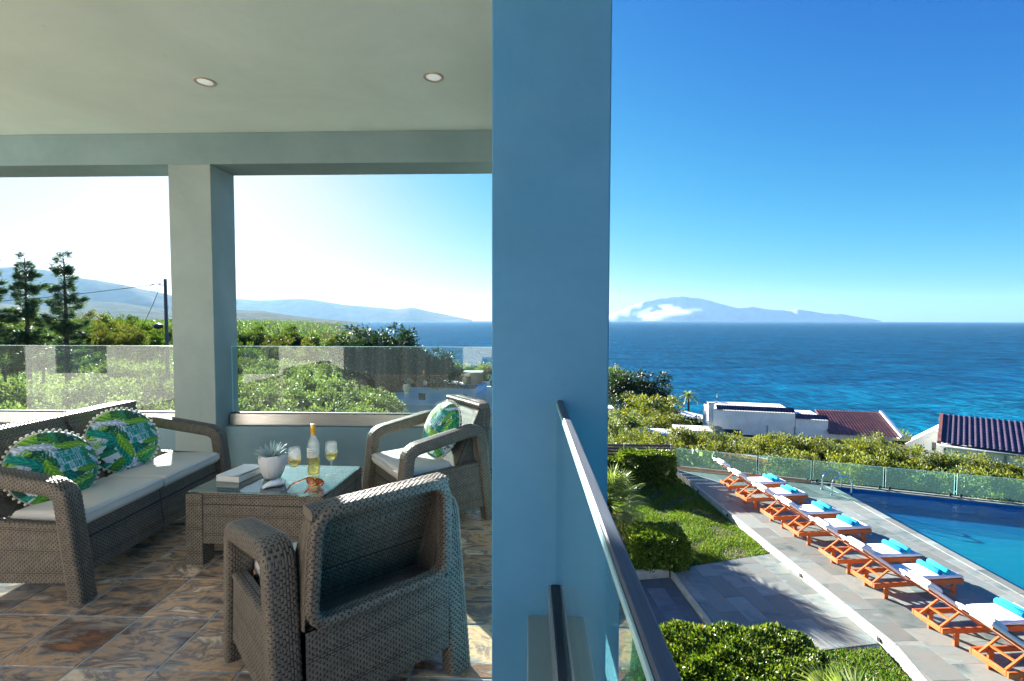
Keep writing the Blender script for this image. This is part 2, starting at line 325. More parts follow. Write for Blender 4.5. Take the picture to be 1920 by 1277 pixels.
def seamat():
    m, nt, o = newmat('sea_water'); L = nt.links.new; g = N(nt, 'NewGeometry')
    mp = N(nt, 'Mapping'); mp.inputs['Scale'].default_value = (0.55, 1.0, 1.0); mp.inputs['Rotation'].default_value = (0, 0, R(12)); L(g.outputs['Position'], mp.inputs[0])
    w1 = N(nt, 'TexNoise', Scale=0.42, Detail=5.0, Roughness=0.62, Distortion=0.6); L(mp.outputs[0], w1.inputs['Vector'])
    w2 = N(nt, 'TexNoise', Scale=0.07, Detail=5.0, Roughness=0.6, Distortion=0.4); L(mp.outputs[0], w2.inputs['Vector'])
    w3 = N(nt, 'TexNoise', Scale=0.012, Detail=4.0, Roughness=0.55); L(mp.outputs[0], w3.inputs['Vector'])
    s1 = N(nt, 'Math', operation='MULTIPLY_ADD'); s1.inputs[1].default_value = 3.0; L(w2.outputs[0], s1.inputs[0]); L(w1.outputs[0], s1.inputs[2])
    bp = N(nt, 'Bump', Strength=1.0, Distance=0.75); L(s1.outputs[0], bp.inputs['Height'])
    # shallow water is turquoise, deep water blue: distance off this straight stretch of shore
    sx = N(nt, 'SeparateXYZ'); L(g.outputs['Position'], sx.inputs[0])
    dd = N(nt, 'MapRange'); dd.inputs[1].default_value = 70; dd.inputs[2].default_value = 420; L(sx.outputs['Y'], dd.inputs[0])
    pw = N(nt, 'Math', operation='POWER'); pw.inputs[1].default_value = 0.6; L(dd.outputs[0], pw.inputs[0])
    pa = N(nt, 'Math', operation='MULTIPLY_ADD'); pa.inputs[1].default_value = 0.55; L(w3.outputs[0], pa.inputs[0]); L(pw.outputs[0], pa.inputs[2])
    c = ramp(nt, pa.outputs[0], [(0.25, (0.0, 0.24, 0.29)), (0.5, (0.0, 0.125, 0.205)), (0.8, (0.0, 0.062, 0.145)), (1.0, (0.0, 0.045, 0.105))])
    cm = N(nt, 'MixRGB', blend_type='MULTIPLY'); cm.inputs[0].default_value = 1.0; r2 = ramp(nt, w2.outputs[0], [(0.35, (0.5, 0.55, 0.62)), (0.65, (1.3, 1.25, 1.2))]); L(c, cm.inputs[1]); L(r2, cm.inputs[2])
    mp4 = N(nt, 'Mapping'); mp4.inputs['Scale'].default_value = (0.33, 0.085, 1.0); mp4.inputs['Rotation'].default_value = (0, 0, R(-4)); L(g.outputs['Position'], mp4.inputs[0])
    w4 = N(nt, 'TexNoise', Scale=1.0, Detail=6.0, Roughness=0.68, Distortion=0.9); L(mp4.outputs[0], w4.inputs['Vector'])
    cm2 = N(nt, 'MixRGB', blend_type='MULTIPLY'); cm2.inputs[0].default_value = 1.0; r4 = ramp(nt, w4.outputs[0], [(0.34, (0.35, 0.42, 0.55)), (0.5, (0.95, 0.95, 0.98)), (0.66, (2.1, 1.8, 1.55))]); L(cm.outputs[0], cm2.inputs[1]); L(r4, cm2.inputs[2])
    d = N(nt, 'BsdfDiffuse'); L(cm2.outputs[0], d.inputs['Color']); gl = N(nt, 'BsdfGlossy', Roughness=0.22); gl.inputs[0].default_value = (0.55, 0.85, 1.0, 1)
    L(bp.outputs[0], d.inputs['Normal']); L(bp.outputs[0], gl.inputs['Normal'])
    fr = N(nt, 'Fresnel', IOR=1.33); L(bp.outputs[0], fr.inputs['Normal']); fm = N(nt, 'MapRange'); fm.inputs[1].default_value = 0.0; fm.inputs[2].default_value = 1.0; fm.inputs[3].default_value = 0.015; fm.inputs[4].default_value = 0.26; L(fr.outputs[0], fm.inputs[0])
    b = N(nt, 'MixShader'); L(fm.outputs[0], b.inputs[0]); L(d.outputs[0], b.inputs[1]); L(gl.outputs[0], b.inputs[2])
    L(b.outputs[0], o.inputs[0]); return m
sea_b = MB(); sea_b.add([(-9800, -800, SEA_Z), (9800, -800, SEA_Z), (9800, 9800, SEA_Z), (-9800, 9800, SEA_Z)], [(0, 1, 2, 3)])
tag(sea_b.build('sea', seamat()), kind='structure')

def ridge(name, prof, D, depth, mat_, base=SEA_Z-4, rough=0.12, n=160, m=26, seed=1):
    """a range of hills: prof = [(azimuth tangent X/Y, crest height)], crest at distance D, falling away to both sides"""
    r = np.random.default_rng(seed); pt = np.array([p[0] for p in prof]); pz = np.array([p[1] for p in prof])
    a = np.linspace(pt[0], pt[-1], n); cz = np.interp(a, pt, pz)
    k = np.convolve(np.pad(r.normal(size=n), 4, mode='edge'), np.hanning(9)/4.0, 'valid'); cz = cz+k*rough*np.clip(cz-base, 0, 40)*0.25
    t = np.linspace(-1, 1, m); A, T = np.meshgrid(a, t, indexing='ij'); Cz = np.repeat(cz[:, None], m, 1)
    sp = np.sin(A*D/(depth*0.22)+T*3)*0.10+np.sin(A*D/(depth*0.07)+T*5+2)*0.05
    fall = np.clip(1-np.abs(T)**1.35+sp*(np.abs(T)*(1-np.abs(T)))*2.5, 0, 1.0)
    Y = D+T*depth; Z = base+(Cz-base)*fall; V = np.stack([A*Y, Y, Z], -1).reshape(-1, 3)
    o = link(name, np_mesh(name, V, grid_faces(n, m), mat_)); tag(o, kind='structure'); return o
M['hill'] = mat('hill_scrub', (0.05, 0.065, 0.035), (0.15, 0.13, 0.085), 0.012, 1.0, detail=8, spec=0.0)
M['mountain'] = mat('mountain_rock', (0.075, 0.085, 0.07), (0.16, 0.15, 0.13), 0.004, 1.0, detail=8, spec=0.0)
M['pale_rock'] = mat('pale_limestone', (0.34, 0.43, 0.48), (0.44, 0.52, 0.57), 0.003, 1.0, detail=8, spec=0.0)  # island rock paled and blued: distance haze carried in its colour
def pz(y, D): return 1.39-(y-598)/920*D
ridge('hills', [((x-990)/920, pz(y, 3400)) for x, y in [(-260, 556), (-60, 566), (60, 574), (140, 563), (200, 566), (300, 580), (440, 580), (480, 581), (540, 590), (600, 597), (660, 602), (690, 606)]], 3400, 1100, M['hill'], seed=3)
ridge('hills_beyond', [((x-990)/920, pz(y, 5600)) for x, y in [(-320, 524), (-100, 518), (0, 514), (60, 519), (120, 533), (160, 536), (220, 545), (300, 558), (360, 574), (430, 592)]], 4600, 1100, M['mountain'], seed=4)
ridge('mountains', [((x-990)/920, pz(y, 8000)) for x, y in [(200, 575), (300, 562), (440, 558), (480, 561), (520, 559), (560, 558), (600, 562), (640, 569), (690, 573), (740, 578), (770, 574), (810, 583), (850, 591), (885, 598)]], 8000, 1000, M['mountain'], seed=5)
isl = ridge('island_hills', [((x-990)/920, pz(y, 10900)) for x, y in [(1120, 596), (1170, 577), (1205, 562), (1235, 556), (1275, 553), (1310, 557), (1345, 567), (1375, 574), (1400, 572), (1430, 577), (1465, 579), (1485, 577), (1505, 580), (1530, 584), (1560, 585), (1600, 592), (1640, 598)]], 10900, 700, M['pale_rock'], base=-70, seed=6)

def cloudmat():
    m, nt, o = newmat('cloud'); L = nt.links.new; g = N(nt, 'NewGeometry'); mp = N(nt, 'Mapping'); mp.inputs['Scale'].default_value = (0.0030, 0.0030, 0.0075); L(g.outputs['Position'], mp.inputs[0])
    n = N(nt, 'TexNoise', Scale=1.0, Detail=6.0, Roughness=0.6); L(mp.outputs[0], n.inputs['Vector']); sx = N(nt, 'SeparateXYZ'); L(g.outputs['Position'], sx.inputs[0])
    def fall(sock, lo, hi, a, b): r = N(nt, 'MapRange'); r.inputs[1].default_value = lo; r.inputs[2].default_value = hi; r.inputs[3].default_value = a; r.inputs[4].default_value = b; L(sock, r.inputs[0]); return r.outputs[0]
    def mul(a, b): q = N(nt, 'Math', operation='MULTIPLY'); L(a, q.inputs[0]); L(b, q.inputs[1]); return q.outputs[0]
    d = mul(mul(fall(sx.outputs['X'], 1950, 2700, 0, 1), fall(sx.outputs['X'], 2900, 3900, 1, 0)), mul(fall(sx.outputs['Z'], 40, 130, 1, 1), fall(sx.outputs['Z'], 150, 420, 1, 0)))
    q = N(nt, 'Math', operation='MULTIPLY_ADD'); q.inputs[1].default_value = 0.30; q.inputs[2].default_value = -0.62; L(d, q.inputs[0]); ad = N(nt, 'Math', operation='ADD'); L(q.outputs[0], ad.inputs[0]); L(n.outputs[0], ad.inputs[1])
    k = N(nt, 'MapRange'); k.inputs[1].default_value = 0.0; k.inputs[2].default_value = 0.22; k.inputs[4].default_value = 0.006; L(ad.outputs[0], k.inputs[0])
    v = N(nt, 'VolumePrincipled'); v.inputs['Color'].default_value = (0.95, 0.97, 1, 1); v.inputs['Anisotropy'].default_value = 0.2; L(mul(k.outputs[0], d), v.inputs['Density']); L(v.outputs[0], o.inputs['Volume']); return m
tag(MB().box((3250, 10060, 210), (2700, 260, 440)).build('cloud_bank', cloudmat()), kind='stuff')

# ================================================================== TERRACE
fl = MB(); fl.box((-3.0, 0.85, -0.1625), (6.4, 7.7, 0.32)); floor = fl.build('terrace_floor', M['grout']); tag(floor, kind='structure')
TS = 0.337
tile_mb = MB().box((0, 0, 0), (TS-0.009, TS-0.011, 0.014), ch=0.0025); tile_me = tile_mb.mesh('tile', M['floor_tile'])
rest = MB()
for i in range(-13, 7):
    for j in range(-15, 9):
        x, y = -1.805+(i+0.5)*TS, 2.177+(j+0.5)*0.335
        if x > 0.0-TS/2+0.02 or y > 4.52 or x < -6.1 or y < -2.9: continue
        d = y*1.0
        if y > 1.25 and abs(x/y+0.03) < 1.15: link('tile', tile_me, floor, (x, y, 0.0-0.007+rnd.uniform(-0.0006, 0.0006)))
        else: rest.box((x, y, -0.007), (TS-0.009, 0.326, 0.014), ch=0.0025)
tag(rest.build('tile_field', M['floor_tile'], floor), kind='stuff')
ce = MB(); ce.box((-2.5, 2.1, 3.22), (5.6, 5.6, 0.30)); tag(ce.build('ceiling', M['ceiling']), kind='structure')

def solid(name, boxes, m, label, cat, group=None, ch=0.004):
    b = MB()
    for c, d in boxes: b.box(c, d, ch=ch)
    return tag(b.build(name, m), label, cat, group)
def span(x0, x1, y0, y1, z0, z1): return ((x0+x1)/2, (y0+y1)/2, (z0+z1)/2), (x1-x0, y1-y0, z1-z0)
solid('pillar', [span(-3.265, -2.874, 4.40, 4.76, 0.0, 2.79)], M['wall'], 'square grey pillar between the two window openings behind the sofa', 'pillar')
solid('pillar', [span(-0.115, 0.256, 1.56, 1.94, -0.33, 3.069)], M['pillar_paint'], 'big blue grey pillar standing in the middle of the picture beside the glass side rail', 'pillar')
solid('pillar', [span(-0.115, 0.256, 4.40, 4.76, -0.33, 2.79)], M['wall'], 'corner pillar of the terrace hidden behind the big blue grey pillar', 'pillar')
solid('beam', [span(-5.3, 0.256, 4.40, 4.76, 2.79, 3.069)], M['beam_paint'], 'grey lintel beam running over the window openings under the ceiling', 'beam')
solid('beam', [span(-0.115, 0.256, 1.94, 4.40, 2.79, 3.069), span(-0.115, 0.256, -0.7, 1.56, 2.79, 3.069)], M['wall'], 'side beam over the glass side rail of the terrace', 'beam')
solid('parapet_wall', [span(-2.874, -0.115, 4.52, 4.75, -0.33, 0.375)], M['plinth'], 'low grey parapet wall behind the coffee table', 'wall')
solid('parapet_wall', [span(-6.25, -3.265, 4.52, 4.75, -0.33, 0.375)], M['plinth'], 'low grey parapet wall behind the sofa', 'wall')
solid('parapet_wall', [span(0.0, 0.215, -1.8, 1.56, -0.33, 0.43), span(0.0, 0.215, 1.94, 4.40, -0.33, 0.43)], M['plinth'], 'low grey parapet wall under the glass side rail beside the big pillar', 'wall')
solid('villa_wall', [span(-6.2, 0.2, -1.8, 4.7, -4.6, -0.335)], M['white'], 'white lower storey wall of the villa below the terrace', 'wall')

hw = solid('house_wall', [span(-13.0, -0.9, -3.3, -3.0, -4.6, 3.6)], M['house_wall'], 'pale house wall behind the viewer, mirrored in the glass balustrades', 'wall')
for xc, wd in ((-3.15, 3.0), (-7.6, 2.5), (-11.5, 1.3)):
    MB().box((xc, -2.99, 1.15), (wd, 0.05, 2.28), ch=0.004).build('door_frame', M['dark_metal'], hw)
    for sx in (-1, 1): MB().box((xc+sx*wd*0.242, -2.962, 1.15), (wd*0.44, 0.012, 2.14)).build('door_pane', M['window'], hw)
def balustrade(label, x0, x1, y, zb, group=None):
    t = empty('glass_balustrade', ((x0+x1)/2, y, zb), 0, label, 'balustrade'); h = (x1-x0)/2
    MB().box((0, 0, 0.0575), (2*h, 0.075, 0.113), ch=0.004).build('base_rail', M['steel'], t)
    MB().box((0, 0, 0.1185), (2*h, 0.036, 0.007)).build('gasket', M['black'], t)
    MB().box((0, 0, 0.44), (2*h-0.03, 0.012, 0.632)).build('glass_panel', M['pane'], t)
    MB().box((0, 0, 0.758), (2*h-0.03, 0.0115, 0.004)).build('glass_rim', M['pane_edge'], t)
    for s in (-1, 1): MB().box((s*(h-0.0135), 0, 0.44), (0.003, 0.0115, 0.632)).build('glass_edge', M['pane_edge'], t)
    return t
balustrade('frameless glass balustrade on a steel rail behind the coffee table', -2.86, -0.118, 4.622, 0.375)
balustrade('frameless glass balustrade on a steel rail behind the wicker sofa', -6.2, -3.268, 4.622, 0.375)
t = empty('glass_balustrade', (0.098, -0.1, 0.43), 0, 'tall glass side rail with a blue metal handrail cap against the big pillar', 'balustrade')
for y0, y1 in ((-1.7, 1.6575), (2.045, 4.49)):
    yc, L_ = (y0+y1)/2, y1-y0
    MB().box((0.004, yc, 0.0535), (0.052, L_, 0.105), ch=0.003).build('base_rail', M['dark_metal'], t)
    MB().box((-0.026, yc, 0.052), (0.006, L_, 0.098)).build('cover_strip', M['steel'], t)
    MB().box((0, yc, 0.398), (0.012, L_, 0.580)).build('glass_panel', M['side_pane'], t)
    MB().box((0.004, yc, 0.6975), (0.018, L_, 0.015), ch=0.002).build('handrail', M['cap_metal'], t)
    MB().box((-0.0068, yc, 0.694), (0.0022, L_, 0.010)).build('glass_edge', M['pane_edge'], t)

M['lamp_lens'] = mat('lamp_lens', (0.86, 0.86, 0.84), None, rough=0.3); _b = M['lamp_lens'].node_tree.nodes['Principled BSDF']; _b.inputs['Emission Color'].default_value = (0.9, 1.0, 0.95, 1); _b.inputs['Emission Strength'].default_value = 0.045
M['lamp_ring'] = mat('lamp_ring', (0.42, 0.36, 0.28), None, rough=0.4)
def spot(x, y, label):
    t = empty('ceiling_spotlight', (x, y, 3.07), 0, label, 'ceiling light', 'recessed ceiling spotlights')
    MB().lathe([(0.052, 0.0), (0.054, -0.006), (0.066, -0.008), (0.071, -0.004), (0.071, 0.0)], 32).build('trim_ring', M['lamp_ring'], t)
    MB().lathe([(0.0, -0.003), (0.03, -0.004), (0.052, -0.002), (0.052, 0.0)], 32).build('lens', M['lamp_lens'], t)
spot(-2.29, 3.47, 'round recessed ceiling spotlight nearer the window pillar')
spot(-0.66, 3.45, 'round recessed ceiling spotlight nearer the big blue grey pillar')

# ================================================================== WICKER FURNITURE
CU, CV, AMP = 0.0225, 0.0098, 0.0032      # one strand bump: length of a period, height of a row, relief
def strand_h(u, v):
    j = np.floor(v/CV); fv = v/CV-j; ph = u/CU+0.5*(j % 2)
    return np.clip(np.sin(np.pi*fv), 0, 1)**0.7*(0.10+0.90*np.clip(0.55+0.62*np.cos(2*np.pi*ph), 0, 1)**0.8), ph, fv
class Wv:
    """weave surfaces of one part, joined"""
    def __init__(s): s.V = []; s.F = []; s.K = []; s.n = 0
    def raw(s, V, F, k=0): s.V.append(V); s.F.append(F+s.n); s.K.append(np.full(len(F), k, np.int32)); s.n += len(V)
    def patch(s, P, Lu, Lv, side=1, holes=None, grooves=(), du=0.0046, dv=0.0033, amp=AMP, closed=False):
        nu, nv = max(3, int(Lu/du)), max(3, int(Lv/dv)); u = np.linspace(0, 1, nu); v = np.linspace(0, 1, nv); U, W = np.meshgrid(u, v, indexing='ij')
        e = 1e-3; P0 = P(U, W); du_ = P(np.clip(U+e, 0, 1), W)-P(np.clip(U-e, 0, 1), W); dv_ = P(U, np.clip(W+e, 0, 1))-P(U, np.clip(W-e, 0, 1))
        nn = np.cross(du_, dv_); nn /= np.linalg.norm(nn, axis=-1, keepdims=True)+1e-12
        h, ph, fv = strand_h(U*Lu, W*Lv); hh = h*amp
        for g in grooves: hh = hh-0.012*np.exp(-((W*Lv-g)/0.0035)**2)
        V = (P0+nn*side*hh[..., None]).reshape(-1, 3); F = grid_faces(nu, nv)
        if side < 0: F = F[:, ::-1]
        cu, cw = (U[:-1, :-1]+U[1:, 1:])/2, (W[:-1, :-1]+W[1:, 1:])/2; hc, p2, f2 = strand_h(cu*Lu, cw*Lv); gap = hc < 0.15
        if holes is not None:
            p2 = p2-np.floor(p2); hole = (np.abs(p2-0.5) < 0.115) & (np.abs(f2-0.5) < 0.27); gap = np.where(holes(cu, cw), hole, gap)
        F = F[~gap.reshape(-1)]
        if du < 0.015:                       # gap shade: dark sheet under the strands that puts shade into the gaps
            ku, kv = max(2, int(Lu/0.02)), max(2, int(Lv/0.012)); A_, B_ = np.meshgrid(np.linspace(0, 1, ku), np.linspace(0, 1, kv), indexing='ij'); Q0 = P(A_, B_)
            q1 = P(np.clip(A_+e, 0, 1), B_)-P(np.clip(A_-e, 0, 1), B_); q2 = P(A_, np.clip(B_+e, 0, 1))-P(A_, np.clip(B_-e, 0, 1)); qn = np.cross(q1, q2); qn /= np.linalg.norm(qn, axis=-1, keepdims=True)+1e-12
            off = np.zeros_like(A_)+0.0004
            for g in grooves: off = off-0.012*np.exp(-((B_*Lv-g)/0.0035)**2)
            FL = grid_faces(ku, kv); FL = FL[:, ::-1] if side < 0 else FL
            if holes is not None: FL = FL[~holes((A_[:-1, :-1]+A_[1:, 1:])/2, (B_[:-1, :-1]+B_[1:, 1:])/2).reshape(-1)]
            s.raw((Q0+qn*side*off[..., None]).reshape(-1, 3), FL, 1)
        s.raw(V, F); return s
    def quad(s, a, b, c, d, **k):
        """bilinear weave panel: u runs a->b (strands), v runs a->d; the relief is on the side of (b-a)x(d-a)"""
        a, b, c, d = map(np.array, (a, b, c, d)); a, b, c, d = [x.astype(float) for x in (a, b, c, d)]
        P = lambda U, W: (a*(1-U[..., None])+b*U[..., None])*(1-W[..., None])+(d*(1-U[..., None])+c*U[..., None])*W[..., None]
        return s.patch(P, np.linalg.norm(b-a), np.linalg.norm(d-a), **k)
    def sweep(s, path, xc, tx, tn, r=0.014, ax=0, **k):
        """a woven bar: a rounded tx by tn section along a path lying in a plane of constant axis ax (=xc)"""
        pts = np.array(path, float); seg = np.r_[0, np.cumsum(np.linalg.norm(np.diff(pts, axis=0), axis=1))]; Lt = seg[-1]
        # rounded rectangle outline
        hx, hn = tx/2, tn/2; o = []
        for cx_, cn_, a0 in ((hx-r, hn-r, 0), (-hx+r, hn-r, 90), (-hx+r, -hn+r, 180), (hx-r, -hn+r, 270)):
            for q in range(5): a = R(a0+q*22.5); o.append((cx_+r*math.cos(a), cn_+r*math.sin(a)))
        o.append(o[0]); o = np.array(o); os_ = np.r_[0, np.cumsum(np.linalg.norm(np.diff(o, axis=0), axis=1))]; Ls = os_[-1]
        Ls2 = round(Ls/CV/2)*2*CV
        def P(U, W):
            t = U*Lt; s_ = np.mod(W, 1.0)*Ls; c0 = np.interp(t, seg, pts[:, 0]); c1 = np.interp(t, seg, pts[:, 1])
            e = 0.012; d0 = np.interp(t+e, seg, pts[:, 0])-np.interp(t-e, seg, pts[:, 0]); d1 = np.interp(t+e, seg, pts[:, 1])-np.interp(t-e, seg, pts[:, 1]); q = np.hypot(d0, d1)+1e-9
            ox, on = np.interp(s_, os_, o[:, 0]), np.interp(s_, os_, o[:, 1])
            out = np.empty(U.shape+(3,)); i0, i1 = [i for i in range(3) if i != ax]
            out[..., ax] = xc+ox; out[..., i0] = c0-d1/q*on; out[..., i1] = c1+d0/q*on; return out
        # find which side is outward
        tst = P(np.array([[0.5]]), np.array([[0.125]])); cen = np.array([0., 0, 0]); 
        mid = (np.interp(0.5*Lt, seg, pts[:, 0]), np.interp(0.5*Lt, seg, pts[:, 1])); i0, i1 = [i for i in range(3) if i != ax]; cen[ax] = xc; cen[i0], cen[i1] = mid
        e = 1e-3; a = P(np.array([[0.5+e]]), np.array([[0.125]]))-P(np.array([[0.5-e]]), np.array([[0.125]])); b = P(np.array([[0.5]]), np.array([[0.125+e]]))-P(np.array([[0.5]]), np.array([[0.125-e]]))
        sd = 1 if np.dot(np.cross(a, b).ravel(), (tst-cen).ravel()) > 0 else -1
        s.patch(P, Lt, Ls2, side=sd, **k)
        for uu, sg in ((0.0, -1), (1.0, 1)):     # caps
            W = np.linspace(0, 1, 17)[:-1]; ring = P(np.full((1, 16), uu), W[None, :])[0]; n0 = s.n; c = ring.mean(0)
            V = np.vstack([ring, c[None]]); F = np.array([[i, (i+1) % 16, 16, 16] for i in range(16)]); F = F if sg*sd < 0 else F[:, ::-1]; s.raw(V, F)
        return s
    def build(s, name, parent, loc=(0, 0, 0), mt=None):
        V = np.vstack(s.V); F = np.vstack(s.F); K = np.concatenate(s.K); tri = F[:, 2] == F[:, 3]; q = F[~tri]
        me = np_mesh(name, V, q, mt or M['rattan']); me.materials.append(M['liner']); me.polygons.foreach_set('material_index', K[~tri])
        if tri.any():
            bm = bmesh.new(); bm.from_mesh(me); bm.verts.ensure_lookup_table()
            for f in F[tri]:
                try: bm.faces.new([bm.verts[i] for i in f[:3]])
                except ValueError: pass
            bm.to_mesh(me); bm.free()
        return link(name, me, parent, loc)
def bez(pts, r=0.05, n=6):
    out = [pts[0]]
    for i in range(1, len(pts)-1):
        p0, p1, p2 = map(lambda p: np.array(p, float), pts[i-1:i+2]); d0, d2 = p0-p1, p2-p1; l0, l2 = np.linalg.norm(d0), np.linalg.norm(d2); k = min(r, l0*0.45, l2*0.45); a, b = p1+d0/l0*k, p1+d2/l2*k
        for q in range(n+1): t_ = q/n; out.append(tuple(a*(1-t_)**2+2*p1*t_*(1-t_)+b*t_*t_))
    out.append(pts[-1]); return out
def cushion_mesh(wx, wy, h, crown=0.014, seed=0, r=0.022, nx=40, ny=36):
    g = np.random.default_rng(seed); ux = np.linspace(-1, 1, nx); uy = np.linspace(-1, 1, ny); X, Y = np.meshgrid(ux, uy, indexing='ij')
    d = np.minimum((1-np.abs(X))*wx/2, (1-np.abs(Y))*wy/2); edge = np.sqrt(np.clip(1-(1-np.clip(d/r, 0, 1))**2, 0, 1))
    wr = np.zeros_like(X)
    for k in range(10):
        a, b, p, q = g.uniform(4, 11), g.uniform(-3, 3), g.uniform(0, 6), g.uniform(0, 6); wr += np.sin(X*a+Y*b+p)*np.sin(Y*2+q)
    z = (h/2-r)+r*edge+crown*(1-X**2)*(1-Y**2)+wr*0.0011*np.clip(d/0.05, 0, 1)
    top = np.stack([X*wx/2, Y*wy/2, z], -1).reshape(-1, 3); bot = np.stack([X*wx/2, Y*wy/2, -(h/2-r)-r*edge], -1).reshape(-1, 3); n = len(top)
    F = grid_faces(nx, ny); Fb = F[:, ::-1]+n
    rim = [i*ny for i in range(nx)]+[(nx-1)*ny+j for j in range(1, ny)]+[i*ny+ny-1 for i in range(nx-2, -1, -1)]+[j for j in range(ny-2, 0, -1)]
    S = np.array([[rim[i], rim[(i+1) % len(rim)], rim[(i+1) % len(rim)]+n, rim[i]+n] for i in range(len(rim))])
    return np_mesh('seat_cushion', np.vstack([top, bot]), np.vstack([F, Fb, S[:, ::-1]]), M['cushion'])

def wicker_seat(root, W, mods, seed):
    """armchair (one module) or sofa (two); local +Y is where the sitter looks"""
    h = W/2; aw = 0.095; hx = h-aw                           # inner half width
    for s in (-1, 1):                                        # side frames: splayed front leg, sloping arm, rear leg in one loop
        xc = s*(h-aw/2); w_ = Wv()
        path = bez([(0.325, 0.0), (0.262, 0.535), (0.215, 0.568), (-0.20, 0.640), (-0.255, 0.625), (-0.335, 0.0)], 0.09, 7)
        w_.sweep(path, xc, aw, 0.072, 0.016); w_.build('arm', root)
        sp = Wv(); xo = s*(h-0.022); a, b, c, d = (xo, 0.285, 0.10), (xo, -0.295, 0.10), (xo, -0.275, 0.405), (xo, 0.255, 0.375)
        if s < 0: sp.quad(b, a, d, c, side=-1)
        else: sp.quad(a, b, c, d, side=-1)
        xi = s*(h-0.062); a, b, c, d = [(xi, p[1], p[2]) for p in (a, b, c, d)]
        if s < 0: sp.quad(a, b, c, d, side=-1, du=0.02, dv=0.02)
        else: sp.quad(b, a, d, c, side=-1, du=0.02, dv=0.02)
        y0, y1 = 0.255, -0.275                                # rolled top edge of the side panel
        sp.sweep([(y0, 0.378), (y1, 0.408)], s*(h-0.042), 0.05, 0.022, 0.010); sp.build('side_panel', root)
    mw = 2*hx/mods
    for k in range(mods):
        x0 = -hx+k*mw+0.003; x1 = x0+mw-0.006; xm = (x0+x1)/2
        f = Wv(); f.quad((x1, 0.287, 0.10), (x0, 0.287, 0.10), (x0, 0.262, 0.345), (x1, 0.262, 0.345), grooves=(0.175,), side=1)
        f.quad((x1, 0.262, 0.345), (x0, 0.262, 0.345), (x0, -0.10, 0.345), (x1, -0.10, 0.345), side=1, du=0.012, dv=0.006)
        f.build('seat_panel', root)
        # backrest: perforated front panel leaning back, side cheeks, rear rim and lower apron
        bt, bb = (-0.315, 0.785), (-0.085, 0.345)
        bk = Wv(); inset = 0.02 if mods == 1 else 0.012
        hol = lambda U, W_: (W_ > 0.05) & (W_ < 0.80)
        holr = hol if mods > 1 else None
        bk.quad((x1, bb[0], bb[1]), (x0, bb[0], bb[1]), (x0+inset, bt[0], bt[1]), (x1-inset, bt[0], bt[1]), side=1, holes=hol, du=0.0050, dv=0.0036)
        bk.quad((x0, bb[0]-0.014, bb[1]), (x1, bb[0]-0.014, bb[1]), (x1-inset, bt[0]-0.014, bt[1]), (x0+inset, bt[0]-0.014, bt[1]), side=1, holes=holr, grooves=(0.17, 0.36), du=0.0050, dv=0.0036)
        bk.build('back_panel', root)
        rim = Wv(); yr = lambda z: -0.345-0.03*(z-0.4)/0.4
        for xs, sg in ((x0, -1), (x1, 1)):
            q = [(xs, bb[0]-0.01, bb[1]), (xs-sg*inset, bt[0], bt[1]-0.005), (xs-sg*inset, yr(0.785)+0.01, 0.785), (xs, yr(0.40), 0.40)]
            if sg > 0: rim.quad(q[0], q[1], q[2], q[3], side=-1); rim.quad(q[1], q[0], q[3], q[2], side=-1)
            else: rim.quad(q[1], q[0], q[3], q[2], side=-1); rim.quad(q[0], q[1], q[2], q[3], side=-1)
        rim.quad((x0, bb[0], bb[1]), (x1, bb[0], bb[1]), (x1, yr(0.4), 0.40), (x0, yr(0.4), 0.40), side=-1)
        rim.build('back_shell', root)
        fr = Wv(); z0, z1 = 0.415, 0.795; xa, xb = x0+0.016, x1-0.016
        loop = bez([((xa+xb)/2, z0), (xb, z0), (xb-inset+0.004, z1-0.012), (xa+inset-0.004, z1-0.012), (xa, z0), ((xa+xb)/2, z0)], 0.07, 6)
        sw = Wv(); sw.sweep([(p[0], p[1]) for p in loop], 0.0, 0.055, 0.034, 0.010, ax=1)
        for V, F, K in zip(sw.V, sw.F, sw.K):
            V = V.copy(); V[:, 1] += np.vectorize(yr)(V[:, 2]); fr.V.append(V); fr.F.append(F); fr.K.append(K)
        fr.n = sw.n
        tp = Wv(); tp.sweep([(x0+inset-0.004, 0.779), (x1-inset+0.004, 0.779)], (bt[0]+yr(0.79))/2+0.004, abs(bt[0]-yr(0.79))+0.026, 0.036, 0.014, ax=1); tp.build('top_bar', root)
        fr.build('back_frame', root)
        ap = Wv(); ap.quad((x0, -0.352, 0.115), (x1, -0.352, 0.115), (x1, -0.352, 0.40), (x0, -0.352, 0.40), side=1); ap.build('rear_apron', root)
        MB().box((xm, -0.03, 0.11), (mw-0.02, 0.55, 0.012)).build('base_board', M['black'], root)
        cw = mw-0.008
        me = cushion_mesh(cw, 0.375, 0.072, seed=seed+k); cu = link('seat_cushion', me, root, (xm, 0.1105, 0.386))
        pts = [(cw/2-0.01, -0.18, 0.022), (cw/2-0.004, 0.178, 0.022), (-cw/2+0.004, 0.178, 0.022), (-cw/2+0.01, -0.18, 0.022)]; rp = []
        for a, b in zip(pts[:-1], pts[1:]):
            for q in range(8): rp.append(tuple(a[i]+(b[i]-a[i])*q/8+rnd.uniform(-0.0007, 0.0007) for i in range(3)))
        rp.append(pts[-1]); rp = [(p[0], p[1]+0.011, p[2]) if abs(p[1]-0.178) < 0.01 else p for p in rp]
        MB().tube(rp, 0.0035, 5).build('piping', M['cushion'], cu)
ch1 = empty('armchair', (-0.743, 1.925, 0), R(43.3), 'dark wicker armchair seen from behind in the foreground, its back turned to us', 'armchair', 'wicker armchairs')
wicker_seat(ch1, 0.735, 1, 3)
ch2 = copy_tree(ch1); ch2.location = (-0.735, 3.455, 0); ch2.rotation_euler = (0, 0, R(126.2))
